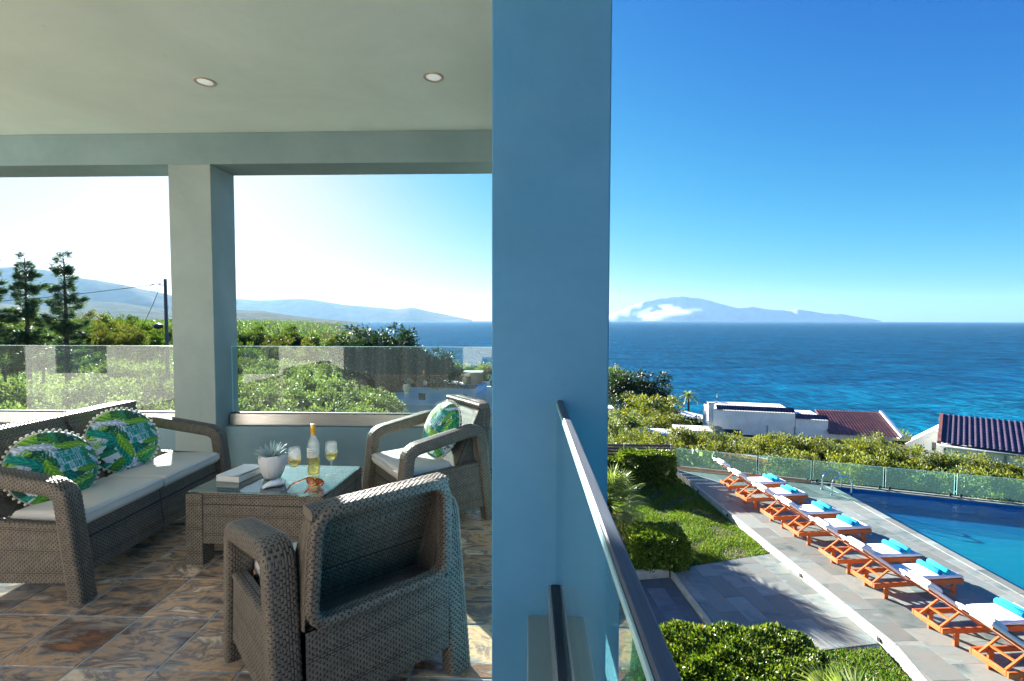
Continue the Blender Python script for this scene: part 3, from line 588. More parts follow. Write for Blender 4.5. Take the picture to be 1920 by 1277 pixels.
tag(ch2, 'dark wicker armchair in the corner by the big pillar, holding a leaf print pillow')
sofa = empty('sofa', (-2.535, 2.909, 0), R(-88.3), 'dark wicker two seat sofa with beige cushions and two round pillows', 'sofa')
wicker_seat(sofa, 1.333, 2, 8)

tb = empty('coffee_table', (-1.515, 2.925, 0), R(-2.2), 'dark wicker coffee table with a glass top holding wine, book and plant', 'table')
TW, TD = 0.80, 0.545
for s, nm in ((1, 'front'), (-1, 'back')):
    q = Wv(); y = -s*TD/2
    a, b, c, d = (-TW/2+0.04, y, 0.125), (TW/2-0.04, y, 0.125), (TW/2-0.04, y*0.985, 0.408), (-TW/2+0.04, y*0.985, 0.408)
    q.quad(a, b, c, d, side=1, grooves=(0.222,)) if s > 0 else q.quad(b, a, d, c, side=1, grooves=(0.222,)); q.build('apron', tb)
for s in (1, -1):
    q = Wv(); x = s*TW/2
    a, b, c, d = (x, -TD/2+0.04, 0.125), (x, TD/2-0.04, 0.125), (x*0.99, TD/2-0.04, 0.408), (x*0.99, -TD/2+0.04, 0.408)
    q.quad(a, b, c, d, side=1, grooves=(0.222,)) if s > 0 else q.quad(b, a, d, c, side=1, grooves=(0.222,)); q.build('apron', tb)
for sx in (-1, 1):
    for sy in (-1, 1):
        q = Wv(); hx_, hy_ = 0.048, 0.048; cx0, cy0 = sx*(TW/2-0.044), sy*(TD/2-0.044)
        P4 = [(-1, -1), (1, -1), (1, 1), (-1, 1)]
        for k in range(4):
            a, b = P4[k], P4[(k+1) % 4]
            q.quad((cx0+a[0]*hx_, cy0+a[1]*hy_, 0.0), (cx0+b[0]*hx_, cy0+b[1]*hy_, 0.0), (cx0*0.99+b[0]*hx_, cy0*0.99+b[1]*hy_, 0.408), (cx0*0.99+a[0]*hx_, cy0*0.99+a[1]*hy_, 0.408), side=1)
        q.build('leg', tb)
q = Wv(); q.quad((-TW/2+0.01, -TD/2+0.01, 0.404), (TW/2-0.01, -TD/2+0.01, 0.404), (TW/2-0.01, TD/2-0.01, 0.404), (-TW/2+0.01, TD/2-0.01, 0.404), side=1, du=0.009, dv=0.005); q.build('table_deck', tb)
M['table_glass'] = glassmat('table_glass', (0.55, 0.72, 0.72), 1.9, haze=0.10, hazecol=(0.5, 0.58, 0.6))
MB().box((0, 0, 0.4148), (TW-0.008, TD-0.008, 0.008), ch=0.0015).build('glass_top', M['table_glass'], tb)
TZ = 0.4192

# ================================================================== ON THE TABLE
def glassy(name, col, rough=0.0, ior=1.45, mixt=0.45):
    m, nt, o = newmat(name); L = nt.links.new
    g = N(nt, 'BsdfGlass', Roughness=rough, IOR=ior); g.inputs[0].default_value = c4(col); t = N(nt, 'BsdfTransparent'); t.inputs[0].default_value = c4(col)
    mx = N(nt, 'MixShader'); mx.inputs[0].default_value = mixt; L(g.outputs[0], mx.inputs[1]); L(t.outputs[0], mx.inputs[2]); L(mx.outputs[0], o.inputs[0]); return m
M['clear_glass'] = glassmat('clear_glass', (0.92, 0.95, 0.95), 1.5, haze=0.03, hazecol=(0.9, 0.92, 0.92))
M['wine'] = glassy('white_wine', (0.99, 0.84, 0.46), ior=1.34)
M['capsule'] = mat('gold_capsule', (0.72, 0.33, 0.02), (0.80, 0.42, 0.05), 6, 0.3, metal=0.5)
M['label'] = mat('wine_label', (0.74, 0.71, 0.62), (0.80, 0.77, 0.70), 10, 0.6)
M['ink'] = mat('label_ink', (0.30, 0.27, 0.22), None, rough=0.6)
M['pot'] = mat('pot_ceramic', (0.58, 0.58, 0.57), (0.68, 0.67, 0.65), 40, 0.8, stretch=(1, 1, 0.08), bump=0.6, bscale=120)
M['succulent'] = mat('grey_succulent', (0.20, 0.30, 0.28), (0.42, 0.50, 0.50), 14, 0.55)
M['paper'] = mat('book_paper', (0.74, 0.71, 0.64), (0.80, 0.77, 0.71), 60, 0.85, stretch=(1, 1, 30), bump=0.4, bscale=80)
M['cover'] = mat('book_cover', (0.78, 0.78, 0.76), None, rough=0.45)
M['tube'] = mat('white_tube', (0.66, 0.68, 0.69), (0.74, 0.75, 0.76), 12, 0.35)
M['blue_print'] = mat('blue_print', (0.02, 0.18, 0.5), None, rough=0.4)
M['tortoise'] = glassy('orange_frame', (0.85, 0.22, 0.03), 0.08, 1.4, 0.25)
M['sunlens'] = glassmat('red_lens', (0.75, 0.22, 0.12), 1.6, haze=0.05, hazecol=(0.8, 0.3, 0.2))

t = empty('wine_bottle', (-1.335, 2.985, TZ), 0, 'half full bottle of white wine with a gold capsule on the coffee table', 'bottle')
MB().lathe([(0.0, 0.004), (0.030, 0.001), (0.0355, 0.006), (0.0365, 0.02), (0.0365, 0.185), (0.034, 0.203), (0.026, 0.222), (0.0175, 0.236), (0.0145, 0.25), (0.0142, 0.30)], 36).build('bottle_glass', M['clear_glass'], t)
MB().lathe([(0.0, 0.0075), (0.028, 0.006), (0.0345, 0.012), (0.0347, 0.022), (0.0347, 0.125), (0.0, 0.125)], 32).build('wine', M['wine'], t)
MB().lathe([(0.0150, 0.258), (0.0152, 0.29), (0.0158, 0.292), (0.0158, 0.304), (0.0148, 0.306), (0.0148, 0.318), (0.012, 0.321), (0.0, 0.321)], 28).build('capsule', M['capsule'], t)
lb = MB(); a0, a1, n = R(-168), R(-18), 20
for z0, z1, nm, mt_ in ((0.118, 0.178, 'bottle_label', 'label'),):
    b = MB(); b.add([(0.0369*math.cos(a0+(a1-a0)*i/n), 0.0369*math.sin(a0+(a1-a0)*i/n), z) for z in (z0, z1) for i in range(n+1)], [(i, i+1, i+n+2, i+n+1) for i in range(n)], True); lab = b.build(nm, M[mt_], t)
b = MB()
for z, w_ in ((0.163, 0.55), (0.150, 0.85), (0.141, 0.7), (0.129, 0.5)):
    ac = (a0+a1)/2; b.add([(0.0371*math.cos(ac+(q-4)/4*w_), 0.0371*math.sin(ac+(q-4)/4*w_), z+dz) for dz in (0, 0.0035) for q in range(9)], [(q, q+1, q+10, q+9) for q in range(8)])
b.build('label_print', M['ink'], lab)
def wine_glass(x, y, label, fill):
    t = empty('wine_glass', (x, y, TZ), 0, label, 'wine glass', 'wine glasses on the table')
    MB().lathe([(0.0, 0.0015), (0.034, 0.0012), (0.0345, 0.0022), (0.018, 0.005), (0.005, 0.010), (0.0036, 0.018), (0.0034, 0.075), (0.006, 0.086), (0.017, 0.096), (0.029, 0.110), (0.0365, 0.13), (0.0385, 0.148), (0.0365, 0.178), (0.0315, 0.211), (0.0308, 0.211), (0.0358, 0.178), (0.0377, 0.148), (0.0357, 0.13), (0.0283, 0.1107), (0.017, 0.098), (0.0, 0.091)], 36).build('glass_bowl', M['clear_glass'], t)
    MB().lathe([(0.0, 0.0925), (0.016, 0.0985), (0.0275, 0.1112), (0.0348, 0.1305), (0.0366, fill), (0.0, fill)], 32).build('wine', M['wine'], t)
wine_glass(-1.385, 2.84, 'wine glass of white wine between the plant pot and the bottle', 0.146)
wine_glass(-1.222, 2.985, 'wine glass of white wine to the window side, past the bottle', 0.142)

t = empty('plant_pot', (-1.565, 2.93, TZ), 0, 'white ribbed pot with a spiky grey green succulent on the coffee table', 'potted plant')
prof = [(0.0, 0.0), (0.042, 0.0), (0.052, 0.01), (0.068, 0.05), (0.078, 0.095), (0.079, 0.125), (0.075, 0.146), (0.070, 0.146), (0.072, 0.122), (0.0, 0.118)]
b = MB(); b.lathe(prof, 60)
for i, p in enumerate(b.v):
    a = math.atan2(p[1], p[0]); k = 1+0.012*math.cos(a*12)+0.018*abs(math.cos(a*4)) - 0.009; b.v[i] = (p[0]*k, p[1]*k, p[2])
b.build('pot', M['pot'], t)
MB().lathe([(0.0, 0.130), (0.070, 0.122)], 20).build('potting_soil', M['soil'], t)
for i in range(44):
    a = i*2.39996; k = (i/44)**0.6; tilt = 0.12+k*0.95; L_ = 0.115-0.02*k+rnd.uniform(-0.012, 0.012); d = Vector((math.cos(a)*math.sin(tilt), math.sin(a)*math.sin(tilt), math.cos(tilt)))
    p0 = Vector((math.cos(a)*0.03*k, math.sin(a)*0.03*k, 0.120)); pts = [p0+d*L_*q/4+Vector((0, 0, -0.02*k*(q/4)**2)) for q in range(5)]
    MB().tube(pts, [0.0048, 0.0062, 0.0056, 0.004, 0.0006], 5).build('leaf', M['succulent'], t)

t = empty('book', (-1.775, 2.955, TZ), R(-9), 'thick paperback book with a white cover on the coffee table', 'book')
bw, bl, bh = 0.155, 0.235, 0.034
MB().box((0, 0, bh/2+0.001), (bw-0.004, bl-0.004, bh-0.003)).build('pages', M['paper'], t)
MB().box((0, 0, 0.0008), (bw, bl, 0.0014)).build('back_cover', M['cover'], t)
MB().box((-bw/2+0.0006, 0, bh/2), (0.0015, bl, bh)).build('spine', M['cover'], t)
b = MB(); n = 14; vs_ = []
for zz in (0.0, 0.0012):
    for i in range(n+1):
        for yy in (-bl/2, bl/2): u = i/n; vs_.append((-bw/2+bw*u, yy, bh+zz+0.010*max(0, u-0.45)**2*3*(1 if yy < 0 else 0.6)))
b.add(vs_, [(2*i, 2*i+2, 2*i+3, 2*i+1) for i in range(n)]+[(2*i+1+2*n+2, 2*i+3+2*n+2, 2*i+2+2*n+2, 2*i+2*n+2) for i in range(n)], True); cv = b.build('front_cover', M['cover'], t)

t = empty('sunscreen_tube', (-1.480, 2.765, TZ), R(38), 'white squeeze tube with a blue patch lying before the plant pot', 'tube')
b = MB(); n = 16; sec = [(-0.055, 0.022, 0.004), (-0.035, 0.023, 0.013), (-0.005, 0.023, 0.019), (0.03, 0.021, 0.020), (0.046, 0.017, 0.017), (0.049, 0.012, 0.012)]; vs_ = []
for x, ry, rz in sec:
    for k in range(n): a = 2*math.pi*k/n; vs_.append((x, ry*math.cos(a), 0.018+rz*math.sin(a)-0.0178+rz*0.0+0.0178*rz/0.018))
fs_ = [(i*n+k, i*n+(k+1) % n, (i+1)*n+(k+1) % n, (i+1)*n+k) for i in range(len(sec)-1) for k in range(n)]+[tuple(range(n))[::-1], tuple((len(sec)-1)*n+k for k in range(n))]
b.add(vs_, fs_, True); b.build('tube_body', M['tube'], t)
MB().tube([(0.047, 0, 0.017), (0.068, 0, 0.015)], 0.015, 14).build('cap', M['tube'], t)
MB().box((0.008, 0, 0.0388), (0.026, 0.016, 0.0015), Matrix.Rotation(0.0, 3, 'X')).build('blue_patch', M['blue_print'], t)

t = empty('sunglasses', (-1.245, 2.79, TZ), R(158), 'orange tortoiseshell sunglasses lying open on the glass table top', 'sunglasses')
for s in (-1, 1):
    pts = [(s*0.034+0.029*math.cos(a)*(1.0 if math.cos(a)*s < 0 else 1.08), -0.006*abs(math.cos(a))**2, 0.026+0.021*math.sin(a)*(1 if math.sin(a) > 0 else 1.05)) for a in [2*math.pi*q/24 for q in range(25)]]
    fr_ = MB().tube(pts, 0.0032, 6, cap=False).build('lens_rim', M['tortoise'], t)
    b = MB(); c = (s*0.034, -0.002, 0.026); b.add([c]+pts[:-1], [(0, 1+q, 1+(q+1) % 24) for q in range(24)], True); b.build('lens', M['sunlens'], t)
    MB().tube([(s*0.066, 0.0, 0.034), (s*0.070, 0.03, 0.033), (s*0.069, 0.10, 0.030), (s*0.065, 0.135, 0.010)], [0.0042, 0.0034, 0.003, 0.0042], 6).build('temple', M['tortoise'], t)
MB().tube([(-0.008, 0.0, 0.030), (0, 0.003, 0.033), (0.008, 0.0, 0.030)], 0.003, 6).build('bridge', M['tortoise'], t)

# ------------------------------------------------------------------ round leaf-print pillows
def print_raster(n=150, seed=5):
    """flat print of the pillow cover: overlapping fronds and banana leaves on a pale ground, a block of teal strokes"""
    g = np.random.default_rng(seed); y, x = np.mgrid[-1:1:n*1j, -1:1:n*1j]; img = np.zeros((n, n, 3)); img[:] = (0.62, 0.66, 0.72)
    pal = [(0.012, 0.10, 0.045), (0.02, 0.22, 0.10), (0.10, 0.30, 0.035), (0.0, 0.16, 0.13), (0.20, 0.42, 0.04), (0.012, 0.07, 0.05), (0.01, 0.26, 0.20)]
    for k in range(78):
        cx, cy_, a, L_ = g.uniform(-1, 1), g.uniform(-1, 1), g.uniform(0, 6.28), g.uniform(0.28, 0.6); W_ = L_*g.uniform(0.20, 0.42); c, s = math.cos(a), math.sin(a)
        u = ((x-cx)*c+(y-cy_)*s)/L_; v = (-(x-cx)*s+(y-cy_)*c); bend = 0.18*L_*np.sin(u*2); v = v-bend
        lim = W_*np.sqrt(np.clip(1-u*u, 0, 1))*(0.75+0.25*np.cos(u*2)); frond = k % 3 == 0
        ins = (np.abs(u) < 1) & (np.abs(v) < lim)
        if frond: ins &= (np.sin((u*9+np.abs(v)/W_*3.5)*3.0) > -0.35) | (np.abs(v) < 0.02)
        col = np.array(pal[g.integers(len(pal))]); sh = 0.8+0.35*np.sin((u*10+np.abs(v)/W_*4)*2.2)+0.45*(np.abs(v) < 0.015)
        if g.random() < 0.18: col = np.array((0.50, 0.55, 0.66))
        img = np.where(ins[..., None], np.clip(col*sh[..., None], 0, 1), img)
    for row, (y0, y1) in enumerate(((0.16, 0.30), (-0.02, 0.13), (-0.22, -0.05))):
        for q in range(6):
            x0 = -0.02+q*0.105; ins = (x > x0) & (x < x0+0.085) & (y > y0) & (y < y1); hol = (np.abs(x-x0-0.042) < 0.018) & (y > y0+0.03) & (y < y1-(0.03 if q % 2 else -0.1)) & ((q+row) % 3 != 0)
            img[(x > x0-0.006) & (x < x0+0.091) & (y > y0-0.006) & (y < y1+0.006)] = (0.25, 0.42, 0.50); img[ins & ~hol] = (0.0, 0.25, 0.21)
    return img
PR = print_raster()
def pillowmat():
    m, nt, o = newmat('leaf_print_fabric'); L = nt.links.new
    a = N(nt, 'VertexColor', layer_name='print'); b = N(nt, 'BsdfPrincipled', Roughness=0.85); b.inputs['Specular IOR Level'].default_value = 0.2; b.inputs['Sheen Weight'].default_value = 0.2
    L(a.outputs[0], b.inputs['Base Color']); tc = N(nt, 'TexCoord'); tn = N(nt, 'TexNoise', Scale=14.0, Detail=3.0); L(tc.outputs['Object'], tn.inputs['Vector'])
    bp = N(nt, 'Bump', Strength=0.35, Distance=0.02); L(tn.outputs[0], bp.inputs['Height']); L(bp.outputs[0], b.inputs['Normal']); L(b.outputs[0], o.inputs[0]); return m
M['pillow'] = pillowmat(); M['pompom'] = mat('pompom_trim', (0.62, 0.58, 0.46), (0.70, 0.66, 0.55), 80, 0.95)
def pillow_meshes(Rr=0.205, n=120):
    s = np.linspace(-1, 1, n); A, B = np.meshgrid(s, s, indexing='ij'); X = A*np.sqrt(1-B*B/2); Y = B*np.sqrt(1-A*A/2); r = np.hypot(X, Y)
    out = []
    for side in (1, -1):
        pz_ = side*0.075*np.sqrt(np.clip(1-r**2.2, 0, 1))*(1+0.05*np.sin(np.arctan2(Y, X)*5+1)*r**2)
        V = np.stack([X*Rr, Y*Rr, pz_], -1).reshape(-1, 3); F = grid_faces(n, n); out.append((V, F if side > 0 else F[:, ::-1]))
    V = np.vstack([o[0] for o in out]); F = np.vstack([out[0][1], out[1][1]+len(out[0][0])]); me = np_mesh('pillow_cover', V, F, M['pillow'])
    ii = np.clip(((Y+1)/2*149).astype(int), 0, 149); jj = np.clip(((X+1)/2*149).astype(int), 0, 149); c = PR[ii, jj].reshape(-1, 3); c = np.vstack([c, c]); c = np.hstack([c, np.ones((len(c), 1))]).astype(np.float32)
    at = me.color_attributes.new('print', 'FLOAT_COLOR', 'POINT'); at.data.foreach_set('color', c.ravel())
    b = MB()
    for k in range(46): a = 2*math.pi*k/46; b.sphere((math.cos(a)*(Rr+0.009), math.sin(a)*(Rr+0.009), 0), 0.0085, 7, 5)
    b.tube([(math.cos(2*math.pi*k/48)*Rr, math.sin(2*math.pi*k/48)*Rr, 0) for k in range(49)], 0.004, 6, cap=False)
    return me, b.mesh('pompom_trim', M['pompom'])
pm, pt = pillow_meshes()
def pillow(loc, nrm, spin, label):
    nrm = Vector(nrm).normalized(); q = nrm.to_track_quat('Z', 'Y') @ Matrix.Rotation(spin, 3, 'Z').to_quaternion()
    t = empty('round_pillow', loc, 0, label, 'pillow', 'round leaf print pillows'); t.rotation_euler = q.to_euler()
    link('pillow_cover', pm, t); link('pompom_trim', pt, t)
pillow((-2.60, 2.575, 0.575), (0.90, -0.34, 0.40), R(8), 'round leaf print pillow at the near end of the sofa, half behind the arm')
pillow((-2.64, 3.09, 0.602), (0.90, -0.36, 0.36), R(10), 'round leaf print pillow on the far half of the sofa, seen whole')
pillow((-0.62, 3.49, 0.602), (-0.68, -0.60, 0.38), R(70), 'round leaf print pillow propped against the back of the corner armchair')

# ================================================================== GARDEN: LAWN, PATIO, DECK, POOL
ZD, ZL, ZP, ZQ = -4.0, -4.17, -4.165, -4.32
lw = MB(); lw.prism([(0.3, 2.0), (6.4, 2.0), (6.1, 8.15), (5.33, 17.9), (0.3, 17.9)], -4.6, ZL-0.02); lawn = lw.build('lawn', M['soil']); tag(lawn, kind='structure')
def clip(poly, cl):
    for i in range(len(cl)):
        (ax, ay), (bx, by) = cl[i], cl[(i+1) % len(cl)]; out = []
        ins = lambda p: (bx-ax)*(p[1]-ay)-(by-ay)*(p[0]-ax) >= -1e-9
        for j in range(len(poly)):
            p, q = poly[j], poly[(j+1) % len(poly)]; ip, iq = ins(p), ins(q)
            if ip: out.append(p)
            if ip != iq:
                d0 = (bx-ax)*(p[1]-ay)-(by-ay)*(p[0]-ax); d1 = (bx-ax)*(q[1]-ay)-(by-ay)*(q[0]-ax); t_ = d0/(d0-d1); out.append((p[0]+(q[0]-p[0])*t_, p[1]+(q[1]-p[1])*t_))
        poly = out
        if len(poly) < 3: return []
    return poly
def area(p): return 0.5*sum(p[i][0]*p[(i+1) % len(p)][1]-p[(i+1) % len(p)][0]*p[i][1] for i in range(len(p)))
def pave(parent, polys, z, a, lx, ly, m, gap=0.006, th=0.03):
    """lay pavers of lx by ly in running bond, turned by a, trimmed to the convex polygons"""
    ca, sa = math.cos(a), math.sin(a); P = [p for poly in polys for p in poly]; U = [x*ca+y*sa for x, y in P]; W_ = [-x*sa+y*ca for x, y in P]
    i0, i1, j0, j1 = int(min(U)//lx)-1, int(max(U)//lx)+2, int(min(W_)//ly)-1, int(max(W_)//ly)+2
    for i in range(i0, i1):
        for j in range(j0, j1):
            oy = (i % 2)*ly*0.5+((i*7) % 3)*0.06; u0, u1, w0, w1 = i*lx+gap/2, (i+1)*lx-gap/2, j*ly+oy+gap/2, (j+1)*ly+oy-gap/2
            rc = [(u*ca-w_*sa, u*sa+w_*ca) for u, w_ in ((u0, w0), (u1, w0), (u1, w1), (u0, w1))]
            for poly in polys:
                pl = clip(rc, poly)
                if len(pl) < 3 or abs(area(pl)) < 0.004: continue
                zz = z+rnd.uniform(-0.0012, 0.0012); cx = sum(p[0] for p in pl)/len(pl); cy_ = sum(p[1] for p in pl)/len(pl)
                MB().prism([(p[0]-cx, p[1]-cy_) for p in pl], -th, 0).build('paver', m, parent, (cx, cy_, zz))
deckA = [(6.1, 8.15), (9.70, 8.15), (9.70, 16.28), (5.36, 17.80), (5.33, 17.80)]; deckA = [(6.1, 8.15), (9.70, 8.15), (9.70, 16.25), (5.345, 17.72)]
deckB = [(5.93, 7.25), (9.70, 7.25), (9.70, 8.15), (6.1, 8.15)]; deckC = [(5.45, 5.2), (9.70, 5.2), (9.70, 7.25), (5.93, 7.25)]
dk = MB()
for p in (deckA, deckB, deckC): dk.prism([(x+(0.03 if x < 7 else -0.0), y) for x, y in p], -4.6, ZD-0.025)
deck = dk.build('pool_deck', M['grout']); tag(deck, kind='structure')
pave(deck, [[(x+(0.07 if x < 7 else 0), y) for x, y in p] for p in (deckA, deckB, deckC)], ZD, R(4.2), 0.60, 0.90, M['paver'])
edge = [(5.345, 17.72), (6.1, 8.15), (5.93, 7.25), (5.45, 5.2)]
for (x0, y0), (x1, y1) in zip(edge[:-1], edge[1:]):     # pale riser along the deck edge, in lengths
    L_ = math.hypot(x1-x0, y1-y0); n = max(1, round(L_/1.2))
    for k in range(n):
        t0, t1 = (k+0.003)/n, (k+0.997)/n; a, b = Vector((x0+(x1-x0)*t0, y0+(y1-y0)*t0, 0)), Vector((x0+(x1-x0)*t1, y0+(y1-y0)*t1, 0)); c = (a+b)/2
        MB().beam((a.x+0.035-c.x, a.y-c.y, -0.115), (b.x+0.035-c.x, b.y-c.y, -0.115), 0.06, 0.234, ch=0.004).build('kerb_stone', M['stone'], deck, (c.x, c.y, ZD+0.0005))
patio_poly = [(3.2, 10.85), (3.38, 8.84), (3.46, 7.9), (4.97, 8.22), (6.06, 8.37), (5.84, 11.71)]
ph = MB(); ph.prism(patio_poly, -4.6, ZP-0.025); patio = ph.build('patio', M['grout']); tag(patio, kind='structure')
pave(patio, [[(3.26, 10.85), (3.44, 8.84), (3.52, 7.93), (4.97, 8.22), (6.06, 8.37), (5.84, 11.69)]], ZP, R(10), 0.40, 0.80, M['paver'])
for a, b in (((3.2, 10.85), (3.38, 8.84)), ((3.38, 8.84), (3.46, 7.9))):
    c = ((a[0]+b[0])/2+0.02, (a[1]+b[1])/2); MB().beam((a[0]+0.02-c[0], a[1]-c[1], -0.08), (b[0]+0.02-c[0], b[1]-c[1], -0.08), 0.05, 0.158, ch=0.004).build('kerb_stone', M['stone'], patio, (c[0], c[1], ZP))
lp_poly = [(0.25, 3.0), (3.4, 3.0), (3.44, 7.9), (3.36, 8.84), (3.18, 10.80), (2.45, 10.57), (1.2, 10.3), (0.25, 10.2)]
lp = MB(); lp.prism([(0.24, 3.0), (3.46, 3.0), (3.46, 7.9), (3.38, 8.84), (3.2, 10.85), (0.24, 10.3)], -4.6, ZQ-0.025); lpo = lp.build('lower_patio', M['grout']); tag(lpo, kind='structure')
lawn.data.clear_geometry(); b = MB()
b.prism([(3.2, 10.86), (5.80, 11.72), (5.33, 17.9), (0.3, 17.9), (0.3, 10.31)], -4.6, ZL-0.02); b.prism([(3.47, 3.0), (5.9, 3.0), (5.9, 7.3), (6.05, 8.36), (4.97, 8.21), (3.47, 7.89)], -4.6, ZL-0.02)
lawn.data.from_pydata(b.v, [], b.f); lawn.data.update()
pave(lpo, [[(0.25, 4.5), (3.43, 4.5), (3.43, 7.9), (3.35, 8.84), (3.17, 10.78), (0.25, 10.25)]], ZQ, R(6), 0.40, 0.80, M['dark_paver'])
MB().beam((3.15, 10.85, -4.24), (0.4, 10.30, -4.24), 0.10, 0.20, ch=0.005).build('kerb_stone', M['stone'], lawn)
solid('garden_wall', [span(1.02, 1.30, 4.2, 9.4, -4.6, -3.75)], M['white'], 'low white garden wall seen down through the glass side rail', 'wall')

# grass blades
def grass(name, regions, n, seed):
    g = np.random.default_rng(seed); pts = []
    for poly, share in regions:
        P = np.array(poly); lo, hi = P.min(0), P.max(0); m_ = int(n*share*2.2); q = lo+(hi-lo)*g.random((m_, 2)); ins = np.ones(m_, bool)
        for i in range(len(P)):
            a, b_ = P[i], P[(i+1) % len(P)]; ins &= (b_[0]-a[0])*(q[:, 1]-a[1])-(b_[1]-a[1])*(q[:, 0]-a[0]) >= 0
        pts.append(q[ins][:int(n*share)])
    q = np.vstack(pts); nz_ = np.sin(q[:, 0]*3.1+np.sin(q[:, 1]*2.3)*2)*np.sin(q[:, 1]*2.7+np.cos(q[:, 0]*1.9)*2); kp = (nz_ < 0.55) | (g.random(len(q)) < 0.35); q = q[kp]; nz_ = nz_[kp]; k = len(q); a = g.random(k)*6.283; h = (0.035+0.04*g.random(k))*(0.95-0.3*nz_); wd = 0.006+0.005*g.random(k); lean = g.normal(0, 0.028, (k, 2)); z = np.full(k, ZL-0.022)
    b0 = np.stack([q[:, 0]-np.cos(a)*wd, q[:, 1]-np.sin(a)*wd, z], 1); b1 = np.stack([q[:, 0]+np.cos(a)*wd, q[:, 1]+np.sin(a)*wd, z], 1); tp = np.stack([q[:, 0]+lean[:, 0], q[:, 1]+lean[:, 1], z+h], 1)
    V = np.stack([b0, b1, tp], 1).reshape(-1, 3); F = np.arange(3*k).reshape(-1, 3); o = link(name, np_mesh(name, V, F, M['grass'], False)); return tag(o, kind='stuff')
M['grass'] = leafmat('grass', [(0.0, (0.035, 0.10, 0.008)), (0.35, (0.07, 0.17, 0.012)), (0.7, (0.13, 0.23, 0.02)), (0.92, (0.21, 0.25, 0.035)), (1.0, (0.24, 0.16, 0.06))], 0.4, 0.55)
grass('lawn_grass', [([(3.2, 10.86), (5.80, 11.72), (5.33, 17.2), (1.2, 17.2), (1.4, 10.5)], 0.82), ([(3.5, 5.2), (5.5, 5.2), (5.9, 7.3), (6.03, 8.34), (4.97, 8.2), (3.5, 7.88)], 0.18)], 90000, 3)

# pool
def poolmat():
    m, nt, o = newmat('pool_water'); L = nt.links.new; g = N(nt, 'NewGeometry')
    n1 = N(nt, 'TexNoise', Scale=3.2, Detail=4.0, Distortion=0.5); mp = N(nt, 'Mapping'); mp.inputs['Scale'].default_value = (0.6, 1.6, 1); L(g.outputs['Position'], mp.inputs[0]); L(mp.outputs[0], n1.inputs['Vector'])
    bp = N(nt, 'Bump', Strength=0.55, Distance=0.05); L(n1.outputs[0], bp.inputs['Height'])
    tr = N(nt, 'BsdfTransparent'); tr.inputs[0].default_value = (0.80, 0.96, 0.99, 1); gl = N(nt, 'BsdfGlossy', Roughness=0.02)
    dt = N(nt, 'VectorMath', operation='DOT_PRODUCT'); L(g.outputs['Incoming'], dt.inputs[0]); L(bp.outputs[0], dt.inputs[1]); ab = N(nt, 'Math', operation='ABSOLUTE'); L(dt.outputs['Value'], ab.inputs[0])
    iv = N(nt, 'Math', operation='SUBTRACT'); iv.inputs[0].default_value = 1.0; L(ab.outputs[0], iv.inputs[1]); pw = N(nt, 'Math', operation='POWER'); pw.inputs[1].default_value = 5.0; L(iv.outputs[0], pw.inputs[0])
    f = N(nt, 'MapRange'); f.inputs[3].default_value = 0.02; f.inputs[4].default_value = 0.8; L(pw.outputs[0], f.inputs[0]); L(bp.outputs[0], gl.inputs['Normal']); mx = N(nt, 'MixShader')
    L(f.outputs[0], mx.inputs[0]); L(tr.outputs[0], mx.inputs[1]); L(gl.outputs[0], mx.inputs[2]); L(mx.outputs[0], o.inputs[0]); return m
M['mosaic'] = mat('pool_mosaic', (0.004, 0.16, 0.46), (0.008, 0.22, 0.54), 30, 0.35, detail=2)
M['shelf_deep'] = mat('pool_shelf_deep', (0.01, 0.36, 0.62), (0.02, 0.44, 0.68), 20, 0.4)
M['shelf'] = mat('pool_shelf', (0.02, 0.52, 0.58), (0.03, 0.62, 0.66), 8, 0.4)
PF = [(9.74, 16.22), (16.0, 14.03)]                     # far pool edge, beside the glass fence
pp = [(9.74, 5.0), (15.5, 5.0), (15.5, 14.2), (9.74, 16.2)]
def pool_floor_mat():
    m, nt, o = newmat('pool_floor'); L = nt.links.new; g = N(nt, 'NewGeometry'); sx = N(nt, 'SeparateXYZ'); L(g.outputs['Position'], sx.inputs[0])
    n1 = N(nt, 'TexNoise', Scale=2.2, Detail=4.0); L(g.outputs['Position'], n1.inputs['Vector']); mr = N(nt, 'MapRange'); mr.inputs[1].default_value = ZD-0.41; mr.inputs[2].default_value = ZD-0.24; L(sx.outputs['Z'], mr.inputs[0])
    ad = N(nt, 'Math', operation='MULTIPLY_ADD'); ad.inputs[1].default_value = 0.22; L(n1.outputs[0], ad.inputs[0]); L(mr.outputs[0], ad.inputs[2])
    c = ramp(nt, ad.outputs[0], [(0.05, (0.002, 0.075, 0.24)), (0.40, (0.0, 0.115, 0.25)), (0.8, (0.0, 0.155, 0.22)), (1.0, (0.0, 0.17, 0.22))]); b = N(nt, 'BsdfPrincipled', Roughness=0.4); L(c, b.inputs['Base Color']); L(b.outputs[0], o.inputs[0]); return m
b = MB()
for i in range(4):
    (x0, y0), (x1, y1) = pp[i], pp[(i+1) % 4]; b.add([(x0, y0, ZD-1.38), (x1, y1, ZD-1.38), (x1, y1, ZD-0.01), (x0, y0, ZD-0.01)], [(0, 1, 2, 3)])
pool = b.build('swimming_pool', M['mosaic']); tag(pool, kind='structure')
U_, W2 = np.meshgrid(np.linspace(0, 1, 40), np.linspace(0, 1, 60), indexing='ij'); PX = 9.74+5.76*U_; PY = 5.0+W2*(11.2-2.0*U_); q_ = np.clip((PY-(11.4-0.15*(PX-9.74)))/4.4, 0, 1); q_ = q_*q_*(3-2*q_)
link('pool_floor', np_mesh('pool_floor', np.stack([PX, PY, ZD-0.24-0.17*q_], -1).reshape(-1, 3), grid_faces(40, 60), pool_floor_mat()), pool)
